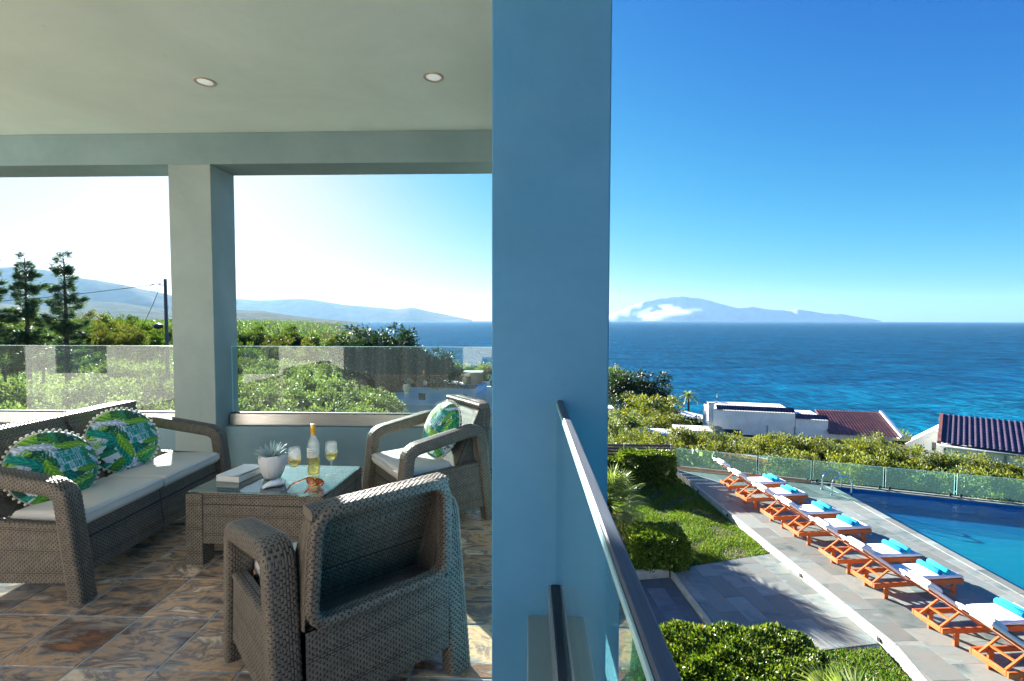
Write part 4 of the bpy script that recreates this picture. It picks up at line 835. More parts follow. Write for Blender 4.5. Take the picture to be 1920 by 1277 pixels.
wt = MB(); wt.add([(x, y, ZD-0.06) for x, y in pp], [(0, 1, 2, 3)]); tag(wt.build('pool_water', poolmat()), kind='structure')
cp = MB()
for k in range(12):
    y0, y1 = 5.2+k*0.92, 5.2+(k+1)*0.92-0.006
    if y1 < 16.24: MB().box((9.72+0.10, (y0+y1)/2, ZD-0.006), (0.22, y1-y0, 0.03), ch=0.004).build('coping_stone', M['paver'], pool)
for k in range(7):
    a = Vector((9.74, 16.35, ZD-0.006)); d = Vector((0.9440, -0.330, 0)); MB().beam(a+d*(k*0.9), a+d*(k*0.9+0.894), 0.34, 0.03, ch=0.004).build('coping_stone', M['paver'], pool)

# pool ladder
t = empty('pool_ladder', (9.74, 15.55, ZD), 0, 'chrome pool ladder at the far corner of the pool deck', 'ladder')
for y in (-0.25, 0.25):
    arc = [(-0.32, y, -0.02), (-0.32, y, 0.35)]+[(-0.32+0.30-0.30*math.cos(math.pi*q/10), y, 0.35+0.24*math.sin(math.pi*q/10)) for q in range(1, 10)]+[(0.28, y, 0.35), (0.28, y, -0.9)]
    MB().tube(arc, 0.022, 10).build('rail', M['chrome'], t)
    MB().lathe([(0.0, 0.014), (0.045, 0.012), (0.05, 0.0)], 16, (-0.32, y, 0.0)).build('flange', M['chrome'], t)
for z in (-0.25, -0.5, -0.75): MB().box((0.28, 0, z), (0.08, 0.47, 0.03), ch=0.004).build('step', M['chrome'], t)

# glass fence behind the deck and pool, on a low kerb
fp = Vector((5.37, 17.90, ZD)); fd = Vector((0.9440, -0.3300, 0)); fa = math.atan2(fd.y, fd.x)
t = empty('pool_fence', fp, fa, 'clear glass fence panels running behind the sun deck and the pool', 'fence')
ts = [0.0, 2.72, 4.35, 6.35, 8.15, 9.95, 11.75]
for a, b_ in zip(ts[:-1], ts[1:]):
    p = MB().box(((a+b_)/2, 0, 0.41), (b_-a-0.05, 0.012, 0.64)).build('glass_panel', M['pool_pane'], t)
    MB().box(((a+b_)/2, 0, 0.733), (b_-a-0.05, 0.014, 0.006)).build('glass_rim', M['pane_edge'], p)
    for e in (a+0.03, b_-0.03): MB().box((e, 0, 0.41), (0.010, 0.014, 0.64)).build('glass_edge', M['pane_edge'], p)
    for e in (a+0.13, b_-0.13): MB().box((e, 0, 0.06), (0.05, 0.06, 0.13), ch=0.004).build('clamp', M['dark_metal'], t)
MB().box((2.15, 0.0, 0.045), (4.3, 0.10, 0.09), ch=0.004).build('kerb', M['copper'], t)
MB().box((8.1, 0.0, 0.008), (7.5, 0.10, 0.05), ch=0.004).build('kerb', M['paver'], t)

t = empty('slat_fence', (5.26, 17.86, -4.2), math.pi, 'dark horizontal slat fence behind the far end of the lawn', 'fence')
for k, x in enumerate((0.03, 1.72, 3.4)): MB().box((x, 0.0, 0.54), (0.07, 0.07, 1.08), ch=0.004).build('post', M['post_metal'], t)
for s_, (a, b_) in enumerate(((0.07, 1.68), (1.76, 3.36))):
    for k in range(9): MB().box(((a+b_)/2, 0.0, 0.13+k*0.112), (b_-a, 0.024, 0.094), ch=0.003).build('slat', M['slat'], t)

M['lamp_plate'] = mat('lamp_plate', (0.6, 0.6, 0.58), None, rough=0.4)
for k, (y, lab) in enumerate(((15.95, 'step light in the deck riser at the far end, in the hedge shade'), (14.0, 'step light in the deck riser beside the sunny lawn'), (10.75, 'step light in the deck riser above the sunlit patio'), (8.62, 'step light in the deck riser nearest the front lawn'))):
    x = 6.1+(5.345-6.1)*(y-8.15)/(17.72-8.15)
    t = empty('step_light', (x+0.004, y, ZD-0.10), R(94.5), lab, 'step light', 'step lights in the deck riser')
    MB().box((0.0, 0.004, 0), (0.24, 0.01, 0.075), ch=0.003).build('face_plate', M['lamp_plate'], t)
    b = MB(); b.tube([(-0.17, 0.004, -0.01), (-0.17, 0.022, -0.01)], 0.038, 14); b.build('lamp_eye', M['black'], t)

# sun loungers (local +X is the foot end)
def make_lounger():
    t = empty('sun_lounger'); W_, H = 0.58, 0.33
    for s in (-1, 1):
        MB().box((0, s*(W_/2-0.018), H-0.045), (1.92, 0.036, 0.09), ch=0.004).build('side_rail', M['teak'], t)
        for x in (-0.66, 0.80): MB().box((x, s*(W_/2-0.055), (H-0.02)/2), (0.085, 0.036, H-0.02), ch=0.004).build('leg', M['teak'], t)
        MB().beam((0.42, s*(W_/2-0.06), H-0.07), (0.78, s*(W_/2-0.06), 0.09), 0.022, 0.035).build('leg_brace', M['teak'], t)
        MB().beam((-0.23, s*(W_/2-0.065), H+0.0), (-1.20, s*(W_/2-0.065), H+0.655), 0.03, 0.055, up=(0, 1, 0)).build('back_rail', M['teak'], t)
        MB().beam((-0.90, s*0.19, H-0.03), (-0.58, s*0.19, H+0.20), 0.028, 0.032).build('prop', M['teak'], t)
    for x in (-0.945, 0.945): MB().box((x, 0, H-0.045), (0.03, W_-0.074, 0.088), ch=0.004).build('end_rail', M['teak'], t)
    MB().box((-0.74, 0, H+0.085), (0.03, 0.36, 0.03)).build('prop_bar', M['teak'], t)
    for k in range(7): MB().box((-0.12+k*0.165, 0, H-0.012), (0.09, W_-0.075, 0.02)).build('slat', M['teak'], t)
    d = Vector((-0.97, 0, 0.655)).normalized()
    for k in range(6):
        p = Vector((-0.23, 0, H))+d*(0.12+k*0.19); MB().box(p, (0.10, W_-0.165, 0.02), Matrix.Rotation(math.atan2(0.655, 0.97), 3, 'Y')).build('back_slat', M['teak'], t)
    # mattress in two folds
    def pad(L_, nx):
        me = cushion_mesh(L_, 0.56, 0.065, crown=0.006, seed=nx, r=0.02, nx=30, ny=18); me.materials.clear(); me.materials.append(M['mattress']); me.name = 'mattress'; return me
    link('mattress', pad(1.17, 4), t, (0.37, 0, H+0.034))
    c = Vector((-0.235, 0, H))+d*0.60+Vector((d.z, 0, -d.x))*0.045; link('mattress_back', pad(1.24, 5), t, c, (0, math.atan2(0.655, 0.97), 0))
    hp = Vector((-0.235, 0, H))+d*1.0+Vector((d.z, 0, -d.x))*0.10; me = cushion_mesh(0.26, 0.42, 0.07, crown=0.01, seed=9, r=0.03, nx=18, ny=18); me.materials.clear(); me.materials.append(M['mattress']); me.name = 'head_pad'
    link('head_pad', me, t, hp, (0, math.atan2(0.655, 0.97), 0)); return t
heads = [((6.09, 15.57), (6.17, 15.02)), ((6.15, 14.51), (6.23, 13.99)), ((6.29, 13.20), (6.37, 12.67)), ((6.39, 12.27), (6.47, 11.72)), ((6.53, 10.98), (6.57, 10.37)), ((6.63, 10.08), (6.64, 9.45)), ((6.79, 8.67), (6.81, 8.04)), ((6.87, 7.66), (6.89, 7.05))]
where = ['farthest away, next to the glass fence', 'second from the glass fence', 'third from the glass fence', 'fourth from the glass fence', 'fifth from the glass fence', 'sixth from the glass fence', 'seventh from the glass fence, with a long shadow', 'nearest us, no towel in sight']
proto = make_lounger()
def roll(me_r=0.055, L_=0.46):
    b = MB(); n = 22
    sec = []
    for x in (-L_/2, -L_/2+0.012, 0, L_/2-0.012, L_/2): sec.append((x, me_r*(0.86 if abs(x) > L_/2-0.005 else 1.0)))
    vs_ = [(r*math.cos(2*math.pi*k/n), x, r*math.sin(2*math.pi*k/n)) for x, r in sec for k in range(n)]
    b.add(vs_, [(i*n+k, (i+1)*n+k, (i+1)*n+(k+1) % n, i*n+(k+1) % n) for i in range(len(sec)-1) for k in range(n)]+[tuple(range(n)), tuple(4*n+k for k in range(n))[::-1]], True)
    sp = [(0.008*q**0.5*0.9*math.cos(q*0.75), 0, 0.008*q**0.5*0.9*math.sin(q*0.75)) for q in range(1, 26)]
    for x in (-L_/2-0.001, L_/2+0.001): b.tube([(p[0], x, p[2]) for p in sp], 0.0035, 5)
    b.tube([(me_r*0.75, y_, -me_r*0.72) for y_ in (-L_/2+0.005, 0, L_/2-0.005)], 0.006, 6)
    return b
roll_b, roll_c = roll().mesh('towel', M['towel_blue']), roll().mesh('towel', M['towel_cyan'])
for i, (p, q) in enumerate(heads):
    o = proto if i == 0 else copy_tree(proto); a = R(9.0 if i < 4 else 6.5); mx_, my_ = (p[0]+q[0])/2, (p[1]+q[1])/2
    cx, cy_ = mx_+0.96*math.cos(a), my_+0.96*math.sin(a); a2_ = a+R(rnd.uniform(-1.6, 1.6)); o.location = (cx+rnd.uniform(-0.03, 0.03), cy_, ZD); o.rotation_euler = (0, 0, a2_)
    tag(o, 'orange wood sun lounger with white mattress, '+where[i], 'sun lounger', 'sun loungers in a row beside the pool')
    if i < 7:
        nth = ['first', 'second', 'third', 'fourth', 'fifth', 'sixth', 'seventh'][i]
        for dx, me, cn in ((0.535, roll_b, 'deep blue'), (0.66, roll_c, 'turquoise')):
            jx = 0.0 if cn == 'turquoise' else rnd.uniform(-0.012, 0.0); sh_ = rnd.uniform(-0.04, 0.04); tw = link('rolled_towel', me, None, (cx+(dx+sh_+jx)*math.cos(a)+rnd.uniform(-0.02, 0.02)*math.sin(a), cy_+(dx+sh_+jx)*math.sin(a), ZD+0.33+0.067+0.055), (0, rnd.uniform(0, 6.28), a+R(rnd.uniform(-3, 3))))
            tag(tw, cn+' rolled towel on the '+nth+' sun lounger from the glass fence', 'towel', 'rolled towels on the sun loungers')

# ================================================================== VEGETATION
fence_bush = [(4.66, 27.0, -4.54, 0.88), (5.67, 26.0, -4.48, 0.79), (6.67, 25.0, -4.24, 0.82), (7.88, 25.0, -4.17, 0.76), (8.82, 24.5, -4.11, 0.69), (9.75, 24.0, -4.14, 0.73), (10.45, 23.0, -4.0, 0.68), (11.22, 22.5, -3.85, 0.59), (11.86, 22.0, -3.89, 0.62), (12.46, 21.5, -3.67, 0.56), (13.06, 21.0, -3.77, 0.64), (13.69, 20.5, -3.64, 0.58), (14.15, 20.0, -3.38, 0.61), (14.73, 19.5, -3.58, 0.68), (15.25, 19.0, -3.61, 0.7), (15.71, 18.5, -3.55, 0.6), (15.99, 18.0, -3.56, 0.63), (16.27, 17.5, -3.49, 0.57), (16.57, 17.0, -3.53, 0.55), (16.75, 16.5, -3.27, 0.54), (4.31, 22.5, -4.14, 0.73), (5.64, 22.3, -4.17, 0.78), (7.06, 22.0, -4.11, 0.72), (8.28, 21.5, -4.06, 0.79), (9.33, 21.0, -4.04, 0.68), (10.16, 20.0, -3.81, 0.78), (11.15, 19.5, -3.79, 0.72), (11.95, 18.5, -3.63, 0.76), (12.59, 17.5, -3.46, 0.68), (13.39, 17.0, -3.49, 0.67), (13.95, 16.3, -3.46, 0.67), (14.6, 15.9, -3.46, 0.59), (15.19, 15.4, -3.46, 0.6)]
bank = [(10.42, 60.0, -5.21, 1.83), (12.13, 56.0, -4.4, 2.43), (9.51, 50.0, -6.02, 2.17), (10.99, 45.0, -5.6, 2.35), (6.67, 36.0, -5.12, 1.41), (10.77, 40.0, -5.95, 1.3), (16.52, 52.0, -8.53, 1.92)]
olive = [(-24.92, 42.0, -1.73, 1.19), (-24.41, 45.0, -1.85, 1.47), (-21.5, 44.0, -2.06, 1.43), (-18.55, 42.0, -2.08, 1.28), (-16.5, 41.0, -2.17, 1.07), (-19.0, 32.0, -1.63, 1.18), (-16.66, 31.0, -1.6, 1.28), (-15.69, 33.0, -1.92, 1.22), (-13.35, 32.0, -2.03, 1.18), (-11.65, 32.0, -2.8, 1.18), (-9.38, 30.0, -2.73, 1.17), (-10.54, 33.0, -3.43, 0.93), (-6.93, 52.0, -4.43, 1.47), (-5.0, 54.0, -4.4, 1.41), (-13.8, 23.0, -1.37, 1.1), (-11.71, 22.0, -1.32, 1.15), (-10.56, 23.0, -1.53, 1.15), (-8.89, 23.0, -1.88, 1.1), (-7.03, 22.0, -2.36, 1.0), (-5.57, 22.0, -2.69, 0.96), (-4.1, 22.0, -2.73, 0.96), (-2.64, 21.0, -2.63, 0.91), (-1.6, 21.0, -2.43, 0.82), (-9.43, 16.0, -1.12, 1.04), (-7.74, 15.5, -1.1, 1.04), (-6.55, 16.0, -1.31, 0.97), (-5.04, 15.5, -1.36, 0.88), (-3.84, 15.5, -1.8, 0.84), (-2.72, 16.0, -1.85, 0.87), (-26.36, 30.0, -1.01, 1.17), (-24.82, 30.0, -1.14, 1.24), (-23.86, 31.0, -1.08, 1.21), (-19.36, 22.0, -1.02, 1.15), (-17.2, 21.0, -0.99, 1.1), (-16.66, 22.0, -1.15, 1.1), (-13.03, 15.5, -0.96, 0.94), (-11.41, 15.0, -0.98, 0.91), (-14.18, 15.0, -1.07, 0.98), (-15.23, 14.5, -0.97, 0.95), (-21.9, 20.0, -0.96, 1.09), (-20.27, 20.0, -1.06, 1.09), (-19.82, 21.0, -1.1, 1.05)]
band = [(-37.19, 62.0, 0.63, 1.35), (-36.22, 64.0, 0.75, 1.53), (-33.0, 62.0, 0.5, 1.35), (-32.76, 66.0, 0.74, 1.58), (-29.44, 63.0, 0.22, 1.23), (-28.93, 66.0, -0.12, 1.29), (-28.9, 70.0, -0.67, 1.52), (-27.72, 72.0, -0.88, 1.25), (-18.75, 52.0, -0.59, 1.13), (-28.56, 55.0, -0.49, 1.43), (-31.69, 54.0, -0.7, 1.41), (-24.86, 55.0, -0.84, 1.32)]
leftshrub = [(-46.08, 50.0, 1.74, 1.2), (-48.22, 54.0, 1.65, 1.06), (-48.39, 56.0, 1.92, 1.22), (-43.46, 52.0, 1.53, 1.13), (-40.2, 50.0, 1.09, 1.2), (-40.03, 52.0, 0.96, 1.13), (-41.84, 44.0, 1.11, 1.05), (-38.57, 44.0, 0.63, 1.15), (-34.66, 42.0, 0.38, 1.1), (-32.74, 42.0, 0.3, 1.0), (-45.29, 42.0, 1.2, 1.19), (-43.11, 42.0, 0.93, 1.1), (-44.32, 40.0, 0.67, 1.04)]
dark = [(-14.38, 46.0, 0.51, 2.6), (-16.23, 45.0, -0.52, 1.57), (-11.48, 44.0, -0.66, 2.1), (-9.18, 43.0, -1.45, 1.87), (-7.44, 42.0, -2.02, 1.37), (-14.03, 44.0, -2.02, 2.3), (-11.61, 46.0, -3.28, 2.3)]
rightolive = [(-7.24, 48.0, -2.72, 1.15), (-5.5, 48.0, -2.92, 1.25), (-3.91, 46.0, -2.53, 0.8)]
G1 = [(0.0, (0.020, 0.050, 0.012)), (0.4, (0.045, 0.095, 0.020)), (0.75, (0.085, 0.14, 0.030)), (1.0, (0.14, 0.17, 0.05))]
M['olive_leaf'] = leafmat('olive_leaf', [(0.0, (0.045, 0.075, 0.032)), (0.4, (0.09, 0.135, 0.055)), (0.75, (0.15, 0.195, 0.085)), (1.0, (0.24, 0.27, 0.16))], 0.4)
M['bush_leaf'] = leafmat('bush_leaf', [(0.0, (0.045, 0.075, 0.012)), (0.4, (0.10, 0.14, 0.022)), (0.75, (0.17, 0.195, 0.035)), (1.0, (0.26, 0.24, 0.06))], 0.38)
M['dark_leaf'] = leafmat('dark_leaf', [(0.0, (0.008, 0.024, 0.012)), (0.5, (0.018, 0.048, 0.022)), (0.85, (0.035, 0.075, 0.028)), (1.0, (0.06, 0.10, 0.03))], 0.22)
M['green_leaf'] = leafmat('green_leaf', [(0.0, (0.018, 0.05, 0.010)), (0.45, (0.05, 0.11, 0.016)), (0.8, (0.10, 0.17, 0.025)), (1.0, (0.17, 0.20, 0.04))], 0.38)
M['rust_leaf'] = leafmat('rust_leaf', [(0.0, (0.03, 0.055, 0.015)), (0.45, (0.065, 0.095, 0.022)), (0.8, (0.11, 0.125, 0.03)), (1.0, (0.17, 0.13, 0.04))], 0.38)
M['needle'] = leafmat('conifer_needle', [(0.0, (0.018, 0.05, 0.034)), (0.5, (0.04, 0.085, 0.055)), (1.0, (0.085, 0.14, 0.07))], 0.3)
M['hedge_leaf'] = leafmat('hedge_leaf', [(0.0, (0.022, 0.055, 0.006)), (0.4, (0.06, 0.12, 0.010)), (0.75, (0.13, 0.20, 0.018)), (0.95, (0.24, 0.30, 0.06)), (1.0, (0.22, 0.14, 0.05))], 0.35, 0.35)
M['palm_leaf'] = leafmat('palm_leaf', [(0.0, (0.09, 0.15, 0.05)), (0.5, (0.17, 0.24, 0.08)), (1.0, (0.32, 0.36, 0.16))], 0.35, 0.4)
M['dry_leaf'] = leafmat('dry_palm_leaf', [(0.0, (0.16, 0.13, 0.06)), (1.0, (0.30, 0.25, 0.13))], 0.3)

def leaves(P, D, L, W, g, up=0.35):
    """one pointed, folded leaf (two triangles sharing the midrib as a bent quad) at each P along each D"""
    k = len(P); D = D/(np.linalg.norm(D, axis=1, keepdims=True)+1e-9); r = g.normal(size=(k, 3)); r[:, 2] += up; S = np.cross(D, r); S /= np.linalg.norm(S, axis=1, keepdims=True)+1e-9; Nn = np.cross(S, D)
    L = np.broadcast_to(L, (k,))[:, None]; W = np.broadcast_to(W, (k,))[:, None]; mid = P+D*L*0.45+Nn*L*0.06
    V = np.stack([P, mid+S*W*0.5, P+D*L, mid-S*W*0.5], 1).reshape(-1, 3); return V, np.arange(4*k).reshape(-1, 4)
def crown_mesh(name, m, nclump, per, rad, clump_r, leaf, seed, shape=(1, 1, 1), flat=0.25, hollow=0.45, spread=1.0):
    """foliage of a bush or a round-headed tree: leaf clumps scattered through an uneven volume (unit crown height about 2*rad)"""
    g = np.random.default_rng(seed); d = g.normal(size=(nclump, 3)); d /= np.linalg.norm(d, axis=1, keepdims=True); d[:, 2] = np.where(d[:, 2] < -0.35, -d[:, 2]*0.5, d[:, 2])
    az = np.arctan2(d[:, 1], d[:, 0]); lob = 1+0.16*np.sin(az*3+seed)+0.12*np.sin(az*5+d[:, 2]*4+seed*2); rr = rad*(hollow+(1-hollow)*g.random(nclump)**0.5)*lob
    C = d*rr[:, None]*np.array(shape); cr = clump_r*(0.6+0.7*g.random(nclump))
    o = g.normal(size=(nclump, per, 3)); o /= np.linalg.norm(o, axis=2, keepdims=True); o *= (g.random((nclump, per, 1))**0.4)*cr[:, None, None]; o[..., 2] *= 0.75
    P = (C[:, None]+o).reshape(-1, 3); D = (o*2.0/cr[:, None, None]+d[:, None]*0.8*spread+g.normal(size=o.shape)*0.5).reshape(-1, 3); D[:, 2] += flat
    s = g.uniform(0.7, 1.3, len(P)); V, F = leaves(P, D, leaf*s, leaf*s*0.55, g); return np_mesh(name, V, F, m, False)
def trunk_mesh(h, r, spread, seed, n=5):
    g = random.Random(seed); b = MB(); top = h*0.55; lean = (g.uniform(-0.1, 0.1), g.uniform(-0.1, 0.1))
    b.tube([(0, 0, -0.6), (lean[0]*0.4, lean[1]*0.4, top*0.5), (lean[0], lean[1], top)], [r*1.25, r, r*0.75], 8)
    for k in range(n):
        a = 2*math.pi*k/n+g.uniform(-0.4, 0.4); s = spread*g.uniform(0.5, 0.8); z = h*g.uniform(0.75, 1.0); b.tube([(lean[0], lean[1], top*0.9), (lean[0]+math.cos(a)*s*0.5, lean[1]+math.sin(a)*s*0.5, (top+z)/2+0.1), (lean[0]+math.cos(a)*s, lean[1]+math.sin(a)*s, z)], [r*0.6, r*0.4, r*0.15], 6)
    return b.mesh('trunk', M['bark'])
OL = [crown_mesh('crown', M['olive_leaf'], 110, 84, 1.0, 0.26, 0.082, 20+i, (1.1, 1.1, 1.0)) for i in range(4)]
BU = [crown_mesh('crown', M['bush_leaf'], 105, 90, 1.0, 0.25, 0.080, 40+i, (1.05, 1.05, 1.15)) for i in range(4)]
DK = [crown_mesh('crown', M['dark_leaf'], 120, 80, 1.0, 0.24, 0.085, 60+i, (1.1, 1.1, 0.95)) for i in range(3)]
GR = [crown_mesh('crown', M['green_leaf'], 105, 75, 1.0, 0.25, 0.09, 80+i, (1.0, 1.0, 1.25)) for i in range(3)]
RU = [crown_mesh('crown', M['rust_leaf'], 100, 70, 1.0, 0.25, 0.09, 90+i, (1.0, 1.0, 1.25)) for i in range(2)]
TR = [trunk_mesh(1.0, 0.09, 0.8, i) for i in range(3)]
ordn = ['first', 'second', 'third', 'fourth', 'fifth', 'sixth', 'seventh', 'eighth', 'ninth', 'tenth', 'eleventh', 'twelfth', 'thirteenth', 'fourteenth', 'fifteenth', 'sixteenth', 'seventeenth', 'eighteenth', 'nineteenth', 'twentieth', 'twenty-first', 'twenty-second']
def tree(name, meshes, x, y, ztop, r, label, cat, group, i, hs=1.0):
    g = float(terrain_z(x, y)); t = empty(name, (x, y, g), 0, label, cat, group)
    rz = r*hs*rnd.uniform(1.0, 1.2); zc = ztop-g-rz*1.22
    c = link('crown', meshes[i % len(meshes)], t, (0, 0, zc), (0, 0, rnd.uniform(0, 6.28))); c.scale = (r*1.12, r*1.12, rz)
    th = max(0.5, zc); k = link('trunk', TR[i % 3], t, (0, 0, 0), (0, 0, rnd.uniform(0, 6.28))); k.scale = (min(r, 1.6), min(r, 1.6), th+rz*0.3); return t
def rows(lst, key):
    out = {}
    for p in lst: out.setdefault(key(p), []).append(p)
    for k in out: out[k].sort(key=lambda p: p[0]/p[1])
    return out
i = 0
for row, ps in sorted(rows(fence_bush, lambda p: fence_bush.index(p) >= 20).items()):
    for n, p in enumerate(ps):
        lab = ordn[n]+' bush from the slat fence in the '+('nearer row' if row else 'row behind')+' beyond the glass pool fence'
        tree('bush', BU if (i % 5) else OL, p[0], p[1], p[2]+0.15, p[3]*1.3, lab, 'bush', 'bushes beyond the pool fence', i, 1.15); i += 1
nm = ['farthest', 'tall dark', 'dark broad', 'rounded olive green', 'low pale green', 'small round', 'dense dark']
for n, p in enumerate(bank):
    lab = ['pale green tree at the edge of the big pillar above the others', 'dark pine like tree rising above the sea beside the pillar', 'dark green tree half behind the big pillar, under the topmost one', 'broad round crowned olive green tree below the dark pine', 'pale bush beside the big pillar above the slat fence', 'round olive green tree left of the white house', 'dark low tree between the round trees and the white house'][n]
    tree('tree', [GR, DK, DK, BU, OL, BU, DK][n], p[0], p[1], p[2]+(0.9 if n < 2 else 0.2), p[3]*1.2, lab, 'tree', 'trees on the bank above the beach', n, 1.0)
band_y = {}
def orow(p): return (0 if p[1] >= 36 else 1 if p[1] >= 26 else 2 if p[1] > 17 else 3, p[0]/p[1] < -0.70)
rn = ['farthest row', 'second farthest row', 'second nearest row', 'nearest row']
for (row, lf), ps in sorted(rows(olive, orow).items()):
    for n, p in enumerate(ps):
        lab = ordn[n]+' olive tree of the '+rn[row]+(' seen through the glass behind the sofa' if lf else ' seen through the glass behind the coffee table')
        tree('olive_tree', OL, *p[:3], p[3]*1.22, lab, 'olive tree', 'olive trees below the terrace', i, 1.0); i += 1
for n, p in enumerate(sorted(band, key=lambda p: p[0]/p[1])):
    kind = [DK, GR, GR, DK, RU, GR, DK, RU, GR, RU, GR, DK][n]
    lab = ordn[n]+(' dark' if kind is DK else ' autumn tinted' if kind is RU else ' green')+' tree from the window pillar in the band under the headland'
    tree('tree', kind, p[0], p[1], p[2]-0.55, p[3]*1.15, lab, 'tree', 'trees in the band under the headland', n, 1.25)
for n, p in enumerate(sorted(leftshrub, key=lambda p: p[0]/p[1])):
    kind = [GR, GR, DK, GR, RU, GR, RU, GR, GR, RU, GR, GR, GR][n]
    lab = ordn[n]+(' rust tinted' if kind is RU else ' dark' if kind is DK else ' yellow green')+' tree from the conifers in the band below the misty hills'
    tree('tree', kind, *p[:3], p[3]*1.15, lab, 'tree', 'trees below the misty hills', n, 1.25)
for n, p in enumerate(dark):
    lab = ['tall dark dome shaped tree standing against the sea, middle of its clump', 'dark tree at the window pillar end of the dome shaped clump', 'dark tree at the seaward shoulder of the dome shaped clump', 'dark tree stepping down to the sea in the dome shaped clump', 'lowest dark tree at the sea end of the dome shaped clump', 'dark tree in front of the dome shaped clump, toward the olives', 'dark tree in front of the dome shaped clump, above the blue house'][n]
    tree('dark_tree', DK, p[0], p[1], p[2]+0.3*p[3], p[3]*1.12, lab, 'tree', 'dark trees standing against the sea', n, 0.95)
for n, p in enumerate(rightolive):
    tree('tree', GR if n < 2 else OL, *p[:3], p[3]*1.15, ['light green tree beside the dark clump above the blue house', 'round light green tree against the sea above the wicker armchair', 'small tree against the sea at the edge of the big pillar'][n], 'tree', 'light trees above the blue house', n, 1.0)

def conifer_mesh(h, rmax, seed):
    g = np.random.default_rng(seed); P, D = [], []
    nb = 64; b = MB(); b.tube([(0, 0, -0.5), (0.05, 0, h*0.5), (0, 0.03, h*0.98)], [0.20, 0.13, 0.03], 8)
    for k in range(nb):
        f = (k+0.5)/nb; z = h*(0.22+0.76*f); L_ = rmax*(1.02-f)**0.6*g.uniform(0.25, 1.25)*(0.9+0.12*math.sin(f*21)); a = k*2.4+g.uniform(-0.4, 0.4)
        z += g.uniform(-0.45, 0.45); tip = np.array([math.cos(a)*L_, math.sin(a)*L_, z+L_*g.uniform(-0.12, 0.42)]); b.tube([(0, 0, z), tuple(tip)], [0.035, 0.01], 5)
        n = int(230*max(0.3, L_)); t_ = g.random(n)**0.7; p = np.array([0, 0, z])+(tip-np.array([0, 0, z]))*t_[:, None]; sd = np.array([-math.sin(a), math.cos(a), 0])
        w_ = (0.34*np.sin(np.pi*np.clip(t_*0.8+0.2, 0, 1)))[:, None]*g.uniform(-1, 1, (n, 1)); p = p+sd*w_+g.normal(size=(n, 3))*np.array([0.06, 0.06, 0.11]); P.append(p); D.append(np.array([math.cos(a), math.sin(a), 0.25])+sd*np.sign(w_)*0.9+g.normal(size=(n, 3))*0.35)
    P, D = np.vstack(P), np.vstack(D); V, F = leaves(P, D, 0.30*g.uniform(0.6, 1.3, len(P)), 0.06, g); return np_mesh('crown', V, F, M['needle'], False), b.mesh('trunk', M['bark'])
for (x, y, zt, hh, rr, sd, lab) in ((-37.98, 36, 6.2, 11.0, 2.0, 1, 'tall thin conifer with tiered branches, farther from the window pillar of two whole ones'), (-33.0, 34, 5.9, 10.6, 1.75, 2, 'tall thin conifer with tiered branches nearer the window pillar, in front of the wire'), (-38.9, 34, 6.3, 11.0, 2.0, 4, 'conifer cut by the picture edge, only branch tips showing')):
    cm, tm = conifer_mesh(hh, rr, sd); t = empty('conifer', (x, y, zt-hh), 0, lab, 'tree', 'tall conifers behind the sofa'); link('crown', cm, t); link('trunk', tm, t)

# clipped hedges
def hedge(c, d, n, label, leaf=0.045, seed=0, rounded=0.25, core=True):
    g = np.random.default_rng(seed); t = empty('hedge', (c[0], c[1], c[2]-d[2]/2), 0, label, 'hedge', None); hx, hy, hz = d[0]/2, d[1]/2, d[2]/2
    ar = np.array([hy*hz, hx*hz, hx*hy*1.0]); f_ = g.choice(3, n, p=ar/ar.sum()); q = g.uniform(-1, 1, (n, 3)); q[np.arange(n), f_] = np.where(f_ == 2, np.where(g.random(n) < 0.9, 1, -1), np.where(g.random(n) < 0.5, 1, -1))
    q /= (np.sum(np.abs(q)**(2/rounded), axis=1)**(rounded/2))[:, None]
    bumpy = 1+0.07*np.sin(q[:, 0]*7+seed)*np.sin(q[:, 1]*6+1)*np.sin(q[:, 2]*5+2)+0.05*np.sin(q[:, 0]*13+seed*3)*np.cos(q[:, 1]*11)+0.02*g.normal(size=n); dep = 1-0.16*g.random(n)**2.0; P = q*np.array([hx, hy, hz])*(bumpy*dep)[:, None]; keep = P[:, 2] > -hz*0.92; P = P[keep]; q = q[keep]
    D = q*np.array([1, 1, 1.2])+g.normal(size=P.shape)*0.65; s = g.uniform(0.7, 1.35, len(P)); P[:, 2] += hz; V, F = leaves(P, D, leaf*s*1.25, leaf*s*0.8, g); link('foliage', np_mesh('foliage', V, F, M['hedge_leaf'], False), t)
    for k in range(max(5, int(d[0]*5))):
        x, y = g.uniform(-hx*0.7, hx*0.7), g.uniform(-hy*0.6, hy*0.6); b = MB(); b.tube([(x, y, -0.12), (x+g.uniform(-0.06, 0.06), y+g.uniform(-0.06, 0.06), hz*0.6)], [0.022, 0.014], 6)
        for m_ in range(4): a = g.uniform(0, 6.28); b.tube([(x, y, hz*0.5), (x+math.cos(a)*0.25, y+math.sin(a)*0.25, hz*1.5)], [0.012, 0.006], 5)
        b.build('stem', M['bark'], t)
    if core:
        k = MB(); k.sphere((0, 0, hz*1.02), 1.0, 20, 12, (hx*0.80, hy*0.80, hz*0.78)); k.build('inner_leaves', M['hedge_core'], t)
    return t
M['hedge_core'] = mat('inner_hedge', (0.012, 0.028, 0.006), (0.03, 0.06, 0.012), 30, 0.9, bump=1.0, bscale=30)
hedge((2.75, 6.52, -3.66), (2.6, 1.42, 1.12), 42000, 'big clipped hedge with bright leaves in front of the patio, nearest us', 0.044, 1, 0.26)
hedge((3.02, 11.25, -3.83), (1.20, 1.05, 0.70), 15000, 'rounded clipped hedge at the corner of the lawn and the lower patio', 0.040, 2, 0.25)
